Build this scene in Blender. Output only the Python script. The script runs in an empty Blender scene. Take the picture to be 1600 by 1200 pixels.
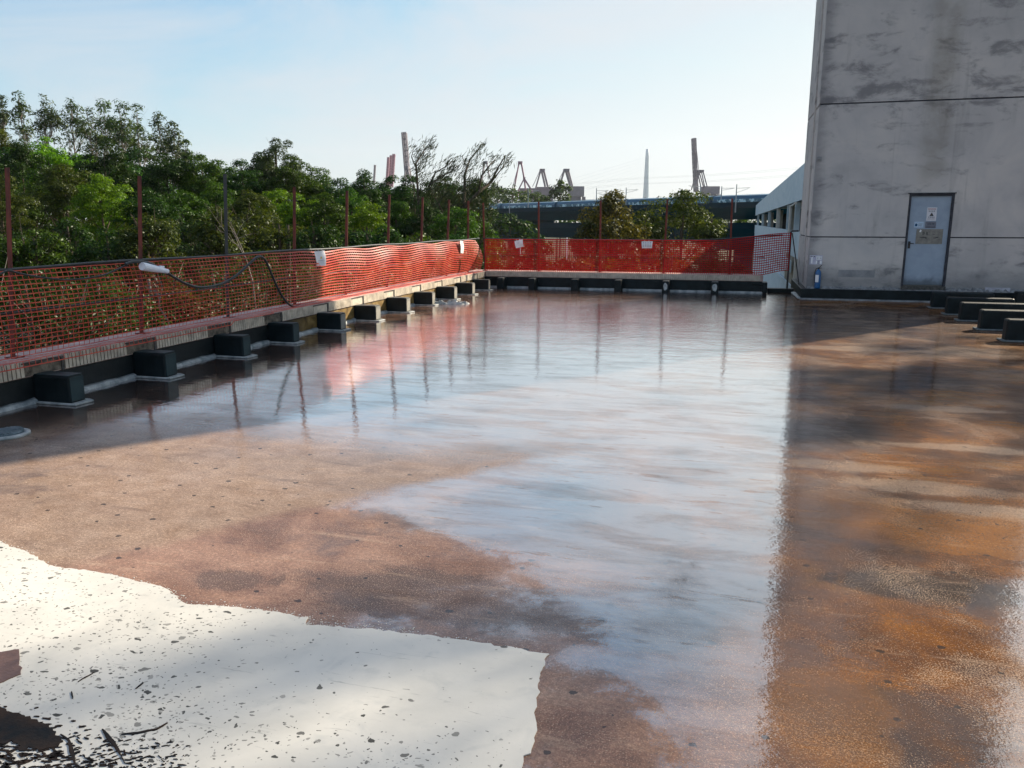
import bpy, math, random
import numpy as np
from mathutils import Vector, Matrix
R = math.radians
SC = bpy.context.scene
COL = SC.collection

# ---------------------------------------------------------------- camera
F_PX, CX, CY, EYE = 1230.0, 800.0, 600.0, 1.7
PITCH = math.atan(253.0 / F_PX)
YAW = R(15.6)
cam_d = bpy.data.cameras.new("camera")
cam = bpy.data.objects.new("camera", cam_d)
COL.objects.link(cam)
cam_d.sensor_width = 36.0
cam_d.lens = 36.0 * F_PX / 1600.0
cam_d.clip_start = 0.05
cam_d.clip_end = 12000
cam.location = (0, 0, EYE)
cam.rotation_euler = (R(90) - PITCH, 0, YAW)
SC.camera = cam

# ---------------------------------------------------------------- sky, sun, exposure
SUN_AZ, SUN_EL = R(38), R(30)          # azimuth clockwise from +Y
W = bpy.data.worlds.new("World")
SC.world = W
W.use_nodes = True
nt = W.node_tree
nt.nodes.clear()
wo = nt.nodes.new("ShaderNodeOutputWorld")
bg = nt.nodes.new("ShaderNodeBackground")
sky = nt.nodes.new("ShaderNodeTexSky")
sky.sky_type = 'NISHITA'
sky.sun_disc = False
sky.sun_elevation = SUN_EL
sky.sun_rotation = SUN_AZ
sky.altitude = 0
sky.air_density = 1.0
sky.dust_density = 0.9
sky.ozone_density = 1.6
# thin high cloud veil
tc = nt.nodes.new("ShaderNodeTexCoord")
mp = nt.nodes.new("ShaderNodeMapping"); mp.inputs['Scale'].default_value = (1.0, 1.0, 3.2)
nz = nt.nodes.new("ShaderNodeTexNoise"); nz.inputs['Scale'].default_value = 2.2; nz.inputs['Detail'].default_value = 7; nz.inputs['Roughness'].default_value = .6; nz.inputs['Distortion'].default_value = .6
cr = nt.nodes.new("ShaderNodeValToRGB")
cr.color_ramp.elements[0].position = .40; cr.color_ramp.elements[0].color = (0, 0, 0, 1)
cr.color_ramp.elements[1].position = .70; cr.color_ramp.elements[1].color = (.75, .75, .75, 1)
mx = nt.nodes.new("ShaderNodeMixRGB"); mx.inputs['Color2'].default_value = (4.5, 4.75, 5.0, 1)
nt.links.new(tc.outputs['Generated'], mp.inputs['Vector'])
nt.links.new(mp.outputs['Vector'], nz.inputs['Vector'])
nt.links.new(nz.outputs['Fac'], cr.inputs['Fac'])
nt.links.new(cr.outputs['Color'], mx.inputs['Fac'])
tint = nt.nodes.new("ShaderNodeMixRGB"); tint.blend_type = 'MULTIPLY'; tint.inputs[0].default_value = 1; tint.inputs[2].default_value = (.83, .97, 1.15, 1)
nt.links.new(sky.outputs['Color'], tint.inputs[1]); nt.links.new(tint.outputs[0], mx.inputs['Color1'])
# soft shoulder so the hazy sky round the sun stays pale instead of burning out
sp = nt.nodes.new("ShaderNodeSeparateColor"); cb = nt.nodes.new("ShaderNodeCombineColor")
nt.links.new(mx.outputs['Color'], sp.inputs[0])
for ch, cap in enumerate((4.35, 4.55, 4.62)):
    def M_(op, a, b):
        q = nt.nodes.new("ShaderNodeMath"); q.operation = op
        for i, v in enumerate((a, b)):
            if isinstance(v, float): q.inputs[i].default_value = v
            else: nt.links.new(v, q.inputs[i])
        return q.outputs[0]
    c_ = sp.outputs[ch]
    k_ = M_('POWER', M_('DIVIDE', c_, cap), 4.0)
    nt.links.new(M_('DIVIDE', c_, M_('POWER', M_('ADD', k_, 1.0), 0.25)), cb.inputs[ch])
nt.links.new(cb.outputs[0], bg.inputs['Color'])
nt.links.new(bg.outputs['Background'], wo.inputs['Surface'])
bg.inputs['Strength'].default_value = 0.095

sd = bpy.data.lights.new("sun", 'SUN')
sd.energy = 5.0
sd.angle = R(0.55)
sd.color = (1.0, .88, .70)
sun = bpy.data.objects.new("sun", sd)
COL.objects.link(sun)
sdir = Vector((math.sin(SUN_AZ) * math.cos(SUN_EL), math.cos(SUN_AZ) * math.cos(SUN_EL), math.sin(SUN_EL)))
sun.rotation_euler = sdir.to_track_quat('Z', 'Y').to_euler()
sun.location = sdir * 60
SC.view_settings.view_transform = 'Standard'
SC.view_settings.look = 'None'
SC.view_settings.gamma = 1
SC.view_settings.exposure = 1.06
SC.cycles.use_denoising = True
SC.cycles.volume_bounces = 0
SC.cycles.max_bounces = 8
SC.cycles.transparent_max_bounces = 8
SC.cycles.sample_clamp_indirect = 6

# ---------------------------------------------------------------- layout helpers (photo pixel -> world)
_fw = np.array([-math.sin(YAW) * math.cos(PITCH), math.cos(YAW) * math.cos(PITCH), -math.sin(PITCH)])
_rt = np.array([math.cos(YAW), math.sin(YAW), 0.])
_up = np.cross(_rt, _fw)
_fh = np.array([-math.sin(YAW), math.cos(YAW), 0.])
def ray(x, y): return _fw * F_PX + _rt * (x - CX) - _up * (y - CY)
def onz(x, y, z=0.):
    d = ray(x, y); return Vector(d * (z - EYE) / d[2]) + Vector((0, 0, EYE))
def onY(x, y, v):
    d = ray(x, y); return Vector(d * v / d[1]) + Vector((0, 0, EYE))
def onX(x, y, v):
    d = ray(x, y); return Vector(d * v / d[0]) + Vector((0, 0, EYE))
def at(x, y, D):
    d = ray(x, y); return Vector(d * D / d.dot(_fh)) + Vector((0, 0, EYE))

def proj(P):
    q = np.array(P) - np.array([0, 0, EYE]); w = q.dot(_fw)
    return CX + F_PX * q.dot(_rt) / w, CY - F_PX * q.dot(_up) / w

# ---------------------------------------------------------------- object helpers
def setp(o, label=None, cat=None, group=None, kind=None):
    if label: o['label'] = label
    if cat: o['category'] = cat
    if group: o['group'] = group
    if kind: o['kind'] = kind
    return o
def empty(name, loc=(0, 0, 0), label=None, cat=None, group=None, kind=None, rz=0):
    o = bpy.data.objects.new(name, None)
    o.empty_display_size = .2
    o.location = loc
    o.rotation_euler = (0, 0, rz)
    COL.objects.link(o)
    return setp(o, label, cat, group, kind)
def copy_thing(src, loc=None, rot=None, scale=None, label=None, group=None):
    r = src.copy(); COL.objects.link(r)
    for ch in src.children:
        c = ch.copy(); COL.objects.link(c); c.parent = r
        for g in ch.children:
            d = g.copy(); COL.objects.link(d); d.parent = c
    if loc is not None: r.location = loc
    if rot is not None: r.rotation_euler = rot
    if scale is not None: r.scale = scale
    if label: r['label'] = label
    if group: r['group'] = group
    return r
class MB:
    def __init__(s): s.v = []; s.f = []; s.m = []; s.n = 0
    def add(s, verts, faces, mi=0):
        verts = np.asarray(verts, float)
        s.v.append(verts)
        for f in faces: s.f.append([i + s.n for i in f]); s.m.append(mi)
        s.n += len(verts); return s
    def box(s, x0, x1, y0, y1, z0, z1, mi=0, M=None):
        v = np.array([(x, y, z) for z in (z0, z1) for y in (y0, y1) for x in (x0, x1)], float)
        if M is not None: v = np.array([M @ Vector(p) for p in v])
        return s.add(v, [(0, 2, 3, 1), (4, 5, 7, 6), (0, 1, 5, 4), (2, 6, 7, 3), (0, 4, 6, 2), (1, 3, 7, 5)], mi)
    def tube(s, pts, r, n=8, mi=0, cap=True):
        pts = [Vector(p) for p in pts]
        if not hasattr(r, '__len__'): r = [r] * len(pts)
        V = []; Fc = []
        pu = None
        for i, p in enumerate(pts):
            a = pts[max(i - 1, 0)]; b = pts[min(i + 1, len(pts) - 1)]
            d = (b - a).normalized() if (b - a).length > 1e-9 else Vector((0, 0, 1))
            if pu is None:
                pu = d.cross(Vector((0.31, .17, .93)))
                if pu.length < 1e-3: pu = d.cross(Vector((1, 0, 0)))
            pu = (pu - d * pu.dot(d)).normalized()
            w = d.cross(pu)
            for k in range(n):
                t = 2 * math.pi * k / n
                V.append(p + (pu * math.cos(t) + w * math.sin(t)) * r[i])
        for i in range(len(pts) - 1):
            for k in range(n):
                k2 = (k + 1) % n
                Fc.append((i * n + k, i * n + k2, (i + 1) * n + k2, (i + 1) * n + k))
        if cap:
            Fc.append(tuple(range(n - 1, -1, -1))); Fc.append(tuple((len(pts) - 1) * n + k for k in range(n)))
        return s.add([tuple(v) for v in V], Fc, mi)
    def beam(s, a, b, w, h=None, mi=0):
        a = Vector(a); b = Vector(b); h = h or w
        d = (b - a); L = d.length; d.normalize()
        up = Vector((0, 0, 1)) if abs(d.z) < .95 else Vector((0, 1, 0))
        x = d.cross(up).normalized(); u = x.cross(d)
        V = []
        for p in (a, b):
            for sx, su in ((-1, -1), (1, -1), (1, 1), (-1, 1)):
                V.append(p + x * sx * w / 2 + u * su * h / 2)
        return s.add([tuple(v) for v in V], [(3, 2, 1, 0), (4, 5, 6, 7), (0, 1, 5, 4), (1, 2, 6, 5), (2, 3, 7, 6), (3, 0, 4, 7)], mi)
    def lathe(s, prof, n=16, c=(0, 0, 0), mi=0):
        V = []; Fc = []
        for (r, z) in prof:
            for k in range(n):
                t = 2 * math.pi * k / n
                V.append((c[0] + r * math.cos(t), c[1] + r * math.sin(t), c[2] + z))
        for i in range(len(prof) - 1):
            for k in range(n):
                k2 = (k + 1) % n
                Fc.append((i * n + k, i * n + k2, (i + 1) * n + k2, (i + 1) * n + k))
        Fc.append(tuple(range(n - 1, -1, -1))); Fc.append(tuple((len(prof) - 1) * n + k for k in range(n)))
        return s.add(V, Fc, mi)
    def prism(s, poly, z0, z1, mi=0, M=None):
        n = len(poly)
        V = [(x, y, z0) for x, y in poly] + [(x, y, z1) for x, y in poly]
        if M is not None: V = [tuple(M @ Vector(p)) for p in V]
        return s.add(V, [tuple(range(n - 1, -1, -1)), tuple(range(n, 2 * n))] + [(i, (i + 1) % n, n + (i + 1) % n, n + i) for i in range(n)], mi)
    def build(s, name, mats, parent=None, smooth=False, bevel=0, origin=None):
        me = bpy.data.meshes.new(name)
        V = np.concatenate(s.v) if s.v else np.zeros((0, 3))
        if origin is not None: V = V - np.array(origin)
        me.from_pydata(V.tolist(), [], s.f)
        if not isinstance(mats, (list, tuple)): mats = [mats]
        for m in mats: me.materials.append(m)
        if len(mats) > 1: me.polygons.foreach_set('material_index', s.m)
        if smooth: me.polygons.foreach_set('use_smooth', [True] * len(me.polygons))
        me.update()
        o = bpy.data.objects.new(name, me)
        COL.objects.link(o)
        if parent is not None: o.parent = parent
        if origin is not None: o.location = origin
        if bevel:
            b = o.modifiers.new("bevel", 'BEVEL'); b.width = bevel; b.segments = 2; b.limit_method = 'ANGLE'
        return o
def quads_obj(name, V, mats, parent=None, mi=None):
    """V: (N,4,3) array of quads"""
    N = len(V)
    me = bpy.data.meshes.new(name)
    me.vertices.add(4 * N); me.loops.add(4 * N); me.polygons.add(N)
    me.vertices.foreach_set('co', V.reshape(-1).astype(np.float32))
    me.loops.foreach_set('vertex_index', np.arange(4 * N, dtype=np.int32))
    me.polygons.foreach_set('loop_start', np.arange(0, 4 * N, 4, dtype=np.int32))
    me.polygons.foreach_set('loop_total', np.full(N, 4, dtype=np.int32))
    if not isinstance(mats, (list, tuple)): mats = [mats]
    for m in mats: me.materials.append(m)
    if mi is not None: me.polygons.foreach_set('material_index', mi.astype(np.int32))
    me.update(calc_edges=True)
    o = bpy.data.objects.new(name, me)
    COL.objects.link(o)
    if parent is not None: o.parent = parent
    return o

# ---------------------------------------------------------------- material helpers
class NT:
    def __init__(s, name):
        s.m = bpy.data.materials.new(name); s.m.use_nodes = True
        s.t = s.m.node_tree; s.t.nodes.clear()
        s.out = s.t.nodes.new("ShaderNodeOutputMaterial")
    def n(s, typ, **kw):
        nd = s.t.nodes.new("ShaderNode" + typ)
        for k, v in kw.items(): setattr(nd, k, v)
        return nd
    def l(s, a, b): s.t.links.new(a, b)
    def pos(s, scale=(1, 1, 1), obj=True):
        if obj:
            c = s.n("TexCoord").outputs['Object']
        else:
            c = s.n("NewGeometry").outputs['Position']
        m = s.n("Mapping"); m.inputs['Scale'].default_value = scale
        s.l(c, m.inputs['Vector']); return m.outputs['Vector']
    def noise(s, vec, sc, det=4, rough=.55, dist=0):
        t = s.n("TexNoise"); t.inputs['Scale'].default_value = sc; t.inputs['Detail'].default_value = det
        t.inputs['Roughness'].default_value = rough; t.inputs['Distortion'].default_value = dist
        s.l(vec, t.inputs['Vector']); return t.outputs['Fac']
    def ramp(s, fac, stops, interp='LINEAR'):
        r = s.n("ValToRGB"); e = r.color_ramp.elements; r.color_ramp.interpolation = interp
        for i, (p, c) in enumerate(stops):
            el = e[i] if i < 2 else e.new(p)
            el.position = p
            if not hasattr(c, '__len__'): c = (c, c, c)
            el.color = tuple(c) + (1,)
        s.l(fac, r.inputs['Fac']); return r.outputs['Color']
    def mix(s, fac, a, b, typ='MIX'):
        m = s.n("MixRGB", blend_type=typ)
        for sock, v in ((m.inputs['Fac'], fac), (m.inputs['Color1'], a), (m.inputs['Color2'], b)):
            if isinstance(v, (int, float)): sock.default_value = v if sock.name == 'Fac' else (v, v, v, 1)
            elif isinstance(v, tuple): sock.default_value = v + (1,)
            else: s.l(v, sock)
        return m.outputs['Color']
    def math(s, op, a, b=0, c=None, clamp=False):
        m = s.n("Math", operation=op); m.use_clamp = clamp
        for i, v in enumerate((a, b, c)):
            if v is None: continue
            if isinstance(v, (int, float)): m.inputs[i].default_value = v
            else: s.l(v, m.inputs[i])
        return m.outputs[0]
    def mr(s, v, a, b, c=0., d=1., smooth=True):
        m = s.n("MapRange"); m.interpolation_type = 'SMOOTHSTEP' if smooth else 'LINEAR'
        for i, x in enumerate((None, a, b, c, d)):
            if x is None: continue
            if isinstance(x, (int, float)): m.inputs[i].default_value = x
            else: s.l(x, m.inputs[i])
        s.l(v, m.inputs[0]); return m.outputs[0]
    def bump(s, h, strength, dist=.01, normal=None):
        b = s.n("Bump"); b.inputs['Distance'].default_value = dist
        if isinstance(strength, (int, float)): b.inputs['Strength'].default_value = strength
        else: s.l(strength, b.inputs['Strength'])
        s.l(h, b.inputs['Height'])
        if normal is not None: s.l(normal, b.inputs['Normal'])
        return b.outputs['Normal']
    def principled(s, col, rough=.6, spec=.5, metal=0, normal=None, **kw):
        p = s.n("BsdfPrincipled")
        for k, v in (('Base Color', col), ('Roughness', rough), ('Specular IOR Level', spec), ('Metallic', metal)) + tuple(kw.items()):
            sk = p.inputs[k]
            if isinstance(v, (int, float)): sk.default_value = v
            elif isinstance(v, tuple): sk.default_value = v + (1,)
            else: s.l(v, sk)
        if normal is not None: s.l(normal, p.inputs['Normal'])
        s.l(p.outputs[0], s.out.inputs['Surface'])
        return p
def simple(name, c1, c2, sc=6, rough=.7, spec=.3, bump=.15, bsc=30, metal=0, scale=(1, 1, 1), det=5, lo=.35, hi=.65):
    t = NT(name); v = t.pos(scale)
    f = t.noise(v, sc, det, .6, .3)
    col = t.ramp(f, [(lo, c1), (hi, c2)])
    nm = t.bump(t.noise(v, bsc, 4), bump, .01) if bump else None
    t.principled(col, rough, spec, metal, nm)
    return t.m
def leafmat(name, dark, light, trans=.35, hue=.0):
    t = NT(name)
    g = t.n("NewGeometry"); oi = t.n("ObjectInfo")
    col = t.ramp(g.outputs['Random Per Island'], [(0., dark), (.55, tuple((a + b) / 2 for a, b in zip(dark, light))), (1., light)])
    v = t.n("HueSaturation")
    t.l(t.mr(oi.outputs['Random'], 0, 1, .75, 1.25, False), v.inputs['Value'])
    t.l(t.mr(oi.outputs['Random'], 0, 1, .485, .515, False), v.inputs['Hue'])
    t.l(col, v.inputs['Color'])
    d = t.n("BsdfDiffuse"); tr = t.n("BsdfTranslucent"); gl = t.n("BsdfGlossy"); gl.inputs['Roughness'].default_value = .45
    t.l(v.outputs[0], d.inputs['Color'])
    br = t.mix(1., v.outputs[0], (1.5, 1.35, .7), 'MULTIPLY'); t.l(br, tr.inputs['Color'])
    gl.inputs['Color'].default_value = (.8, .85, .8, 1)
    m1 = t.n("MixShader"); m1.inputs[0].default_value = trans
    t.l(d.outputs[0], m1.inputs[1]); t.l(tr.outputs[0], m1.inputs[2])
    m2 = t.n("MixShader"); m2.inputs[0].default_value = .022
    t.l(m1.outputs[0], m2.inputs[1]); t.l(gl.outputs[0], m2.inputs[2])
    t.l(m2.outputs[0], t.out.inputs['Surface'])
    return t.m

# ================================================================ materials
# ---- wet roof floor
def wet_floor_mat():
    t = NT("wet_roof_floor")
    P = t.pos()
    sep = t.n("SeparateXYZ"); t.l(P, sep.inputs[0]); X, Y = sep.outputs['X'], sep.outputs['Y']
    n1 = t.noise(P, .42, 6, .55, .3)
    n2 = t.noise(P, 1.5, 9, .66, .35)
    n3 = t.noise(P, 7, 6, .62, .3)
    ng = t.noise(P, 2.6, 9, .74, .4)
    gr = t.noise(P, 150, 3, .6)
    gr2 = t.noise(P, 55, 3, .6)
    gs = t.noise(P, 150, 3, .7)
    def blob(px, py, rx, ry, edge=.16, wob=.85):
        """patch with a ragged rim, 1 inside, lying on the floor"""
        c = onz(px, py)
        a = t.math('DIVIDE', t.math('SUBTRACT', X, c.x), rx); b = t.math('DIVIDE', t.math('SUBTRACT', Y, c.y), ry)
        r = t.math('SQRT', t.math('ADD', t.math('MULTIPLY', a, a), t.math('MULTIPLY', b, b)))
        r = t.math('ADD', r, t.math('MULTIPLY_ADD', ng, wob * 2, -wob)); r = t.math('ADD', r, t.math('MULTIPLY_ADD', n3, .6, -.3)); r = t.math('ADD', r, t.math('MULTIPLY_ADD', gs, .9, -.45))
        return t.mr(r, 1 + edge, 1 - edge)
    def union(*m):
        o = m[0]
        for q in m[1:]: o = t.math('MAXIMUM', o, q)
        return o
    right = t.mr(t.math('ADD', X, t.math('MULTIPLY_ADD', n2, 1.6, -.8)), -.5, 1.0)
    e = t.math('ADD', t.math('MULTIPLY', X, -.80), t.math('MULTIPLY', Y, .60))
    e = t.math('ADD', e, t.math('MULTIPLY_ADD', n2, .5, -.25))
    sandy = t.math('MULTIPLY', t.mr(t.math('ADD', e, t.math('MULTIPLY_ADD', gs, .3, -.15)), 4.20, 4.42), t.mr(t.math('ADD', Y, t.math('MULTIPLY', n1, 2.)), 7.2, 5.6))
    base = t.ramp(n2, [(.28, (.085, .040, .025)), (.42, (.195, .100, .063)), (.55, (.305, .172, .112)), (.70, (.40, .255, .18))])
    rust = t.ramp(n2, [(.30, (.026, .009, .003)), (.43, (.105, .033, .0040)), (.55, (.230, .080, .006)), (.70, (.34, .155, .022))])
    col = t.mix(right, base, rust)
    sand = t.ramp(n3, [(.3, (.20, .135, .09)), (.7, (.34, .255, .19))])
    col = t.mix(t.math('MULTIPLY', sandy, .72), col, sand)
    # ragged dark patches: stains, and tree shade painted into the colour
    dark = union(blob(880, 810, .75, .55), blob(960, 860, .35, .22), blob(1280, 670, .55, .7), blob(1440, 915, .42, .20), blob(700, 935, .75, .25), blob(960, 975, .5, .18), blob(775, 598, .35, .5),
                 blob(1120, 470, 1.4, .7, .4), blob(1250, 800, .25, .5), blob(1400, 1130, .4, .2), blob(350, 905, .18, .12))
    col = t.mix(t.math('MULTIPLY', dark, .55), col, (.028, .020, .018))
    shade_blobs = union(blob(1330, 500, 2.2, 2.6, .4), blob(1450, 545, 1.0, .7, .4), blob(1270, 672, .5, .4, .3), blob(1440, 918, .42, .13), blob(1350, 590, .9, .5, .4))  # near-black blobs: tower and tree shade painted into the floor colour
    col = t.mix(t.math('MULTIPLY', shade_blobs, .66), col, (.012, .011, .011))
    silt = union(blob(1320, 728, .42, .13, .5), blob(1450, 762, .55, .14, .5), blob(1560, 800, .5, .12, .5), blob(1500, 700, .6, .10, .5), blob(1330, 545, .9, .22, .5), blob(1480, 640, .5, .10, .5))
    # exposed pale aggregate: speckle whose density follows silt streaks and large worn areas
    dn = t.math('ADD', t.math('MULTIPLY', silt, .17), t.math('MULTIPLY', t.mr(t.noise(P, 1.1, 6, .65, .4), .42, .62), .125))
    dn = t.math('MULTIPLY', dn, t.mr(right, 0, 1, .30, .95))
    spk = t.mr(t.math('ADD', gs, dn), .60, .645)
    spk2 = t.mr(t.noise(P, 60, 2, .6), .715, .74)
    col = t.mix(t.math('MULTIPLY', spk, .72), col, (.50, .37, .26))
    col = t.mix(t.math('MULTIPLY', t.mr(t.math('SUBTRACT', gs, t.math('MULTIPLY', dn, .3)), .40, .35), .55), col, (.025, .014, .008))
    col = t.mix(t.math('MULTIPLY', spk2, .7), col, (.60, .48, .36))
    pp = t.noise(P, .9, 6, .66, .3)
    col = t.mix(t.math('MULTIPLY', t.mr(pp, .54, .66, 0, .65), t.mr(right, 0, 1, 1., .5, False)), col, (.085, .065, .065))
    stv = t.pos((.55, 3.2, 1)); nst = t.noise(stv, 2.4, 8, .68, .4)
    col = t.mix(t.mr(nst, .55, .70, 0, .50), col, (.08, .045, .032))
    col = t.mix(t.mr(nst, .44, .30, 0, .35), col, (.50, .35, .24))
    ocr = union(blob(1500, 830, .7, .35), blob(1320, 800, .45, .35), blob(850, 672, .35, .25), blob(1290, 1120, .2, .3))
    col = t.mix(t.math('MULTIPLY', ocr, .42), col, (.34, .135, .016))
    col = t.mix(t.mr(gr, .35, .68, 0, .38), col, t.mix(1., col, (1.7, 1.65, 1.6), 'MULTIPLY'))
    col = t.mix(t.mr(gr2, .60, .42, 0, .30), col, (.05, .03, .02))
    # dark band along each parapet; the left one paints in the tower's shade
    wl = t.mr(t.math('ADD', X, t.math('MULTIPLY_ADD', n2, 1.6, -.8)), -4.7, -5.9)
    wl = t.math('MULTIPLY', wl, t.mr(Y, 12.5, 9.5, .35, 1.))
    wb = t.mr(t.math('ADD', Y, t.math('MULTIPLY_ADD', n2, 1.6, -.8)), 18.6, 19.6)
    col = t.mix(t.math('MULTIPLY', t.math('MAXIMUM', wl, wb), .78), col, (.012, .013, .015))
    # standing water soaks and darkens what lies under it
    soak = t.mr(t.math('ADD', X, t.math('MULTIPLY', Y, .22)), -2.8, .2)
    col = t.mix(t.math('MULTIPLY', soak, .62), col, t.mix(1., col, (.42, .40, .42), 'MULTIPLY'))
    # pits
    vo = t.n("TexVoronoi", voronoi_dimensions='2D'); vo.inputs['Scale'].default_value = 4.4
    dv = t.n("Mapping"); dv.inputs['Scale'].default_value = (1, 1.2, 1); t.l(P, dv.inputs['Vector']); t.l(dv.outputs['Vector'], vo.inputs['Vector'])
    sc_ = t.n("SeparateColor"); t.l(vo.outputs['Color'], sc_.inputs[0])
    thr = t.math('MULTIPLY', t.mr(sc_.outputs[0], .30, 1., 0., 1., False), .082)
    dd = t.math('ADD', vo.outputs['Distance'], t.math('MULTIPLY_ADD', gr2, .10, -.05))
    pit = t.math('LESS_THAN', dd, thr)
    col = t.mix(t.math('MULTIPLY', pit, .85), col, (.018, .012, .01))
    # film of standing water with sharp ragged shores
    f = t.math('ADD', t.math('MULTIPLY', n1, .55), t.math('MULTIPLY', n2, .45))
    f = t.math('ADD', f, t.mr(Y, 3.0, 6.0, -.06, .20))
    f = t.math('ADD', f, t.mr(X, -3.2, .2, -.07, .07))
    f = t.math('ADD', f, t.math('MULTIPLY', union(blob(1130, 850, .9, 1.2), blob(1130, 1010, .42, .75), blob(880, 800, 1.0, .7), blob(640, 720, 1.0, .7), blob(330, 700, .8, .5), blob(1560, 1160, .35, .3), blob(900, 640, 2.5, 2.), blob(300, 620, 1.6, 1.2)), .13))
    f = t.math('SUBTRACT', f, t.math('MULTIPLY', union(blob(1040, 905, .28, .25), blob(450, 860, 1.0, .6), blob(950, 1140, .35, .35), blob(1350, 1000, .5, .35), blob(1480, 720, .8, .4)), .12))
    fj = t.math('ADD', t.math('ADD', f, t.math('MULTIPLY_ADD', n3, .12, -.06)), t.math('MULTIPLY_ADD', gs, .10, -.05))
    film = t.math('ADD', t.math('MULTIPLY', t.mr(f, .38, .58), .68), t.math('MULTIPLY', t.mr(fj, .470, .495), .32))
    film = t.math('MULTIPLY', film, t.math('SUBTRACT', 1., t.math('MULTIPLY', sandy, .80)))
    crough = t.mr(film, 0, 1, .08, .012, False)
    crough = t.math('ADD', crough, t.math('MULTIPLY', sandy, .05))
    cw = t.mr(film, 0, 1, .30, 1., False)
    cw = t.math('MULTIPLY', cw, t.math('SUBTRACT', 1., t.math('MULTIPLY', sandy, .35)))
    cor = union(blob(1600, 1150, .30, .42), blob(1640, 980, .30, .5))
    film = t.math('MAXIMUM', film, cor)
    cw = t.math('MULTIPLY', cw, t.math('MAXIMUM', cor, t.mr(t.math('ADD', X, t.math('MULTIPLY_ADD', n3, .5, -.25)), .45, 1.1, 1., .27)))
    rp = t.noise(P, 2.3, 4, .5, .4)
    rp2 = t.noise(P, 17, 3, .55, .3)
    nm = t.bump(rp, .10, .020)
    farw = t.mr(Y, 7., 14.)
    nm = t.bump(t.noise(t.pos((.6, 1.6, 1)), 5.5, 5, .6, .5), t.math('MULTIPLY_ADD', farw, .30, .13), .010, nm)
    nm = t.bump(rp2, t.math('MULTIPLY_ADD', farw, .18, .11), .006, nm)
    gh = t.noise(P, 70, 3, .6)
    gstr = t.math('MULTIPLY', t.math('SUBTRACT', 1., t.math('MULTIPLY', film, .93)), t.mr(ng, .35, .6, .15, .75))
    gstr = t.math('ADD', gstr, t.math('MULTIPLY', t.math('MULTIPLY', right, t.mr(Y, 12, 4)), .25))
    nm2 = t.bump(gh, t.math('MULTIPLY', gstr, .42), .0032, nm)
    p = t.principled(col, .8, .04, 0, nm2, **{'Coat Weight': cw, 'Coat Roughness': crough, 'Coat IOR': 2.0})
    t.l(nm2, p.inputs['Coat Normal'])
    # mirror sheen of the standing film, strongest at grazing angles
    g = t.n("BsdfGlossy"); t.l(crough, g.inputs['Roughness']); t.l(nm2, g.inputs['Normal']); g.inputs['Color'].default_value = (.97, .98, 1, 1)
    lw = t.n("LayerWeight"); lw.inputs['Blend'].default_value = .5
    fac = t.math('MULTIPLY', t.mr(lw.outputs['Facing'], .30, .90, .16, .68), cw)
    fac = t.math('MULTIPLY', fac, t.mr(film, 0, 1, .35, 1., False))
    sk = t.noise(t.pos((.7, 2.6, 1)), 1.5, 9, .70, .5)
    fac = t.math('MULTIPLY', fac, t.mr(sk, .42, .66, 1., .42))
    sk2 = t.noise(t.pos((.55, 3.4, 1)), 4.2, 7, .72, .5)
    fac = t.math('MULTIPLY', fac, t.mr(t.math('SUBTRACT', sk2, t.mr(Y, 10, 19, .0, .055)), .36, .40, .25, 1.))
    fac = t.math('MULTIPLY', fac, t.mr(gs, .35, .62, 1., .86))
    ms = t.n("MixShader"); t.l(fac, ms.inputs[0]); t.l(p.outputs[0], ms.inputs[1]); t.l(g.outputs[0], ms.inputs[2]); t.l(ms.outputs[0], t.out.inputs['Surface'])
    return t.m
M_floor = wet_floor_mat()

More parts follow.
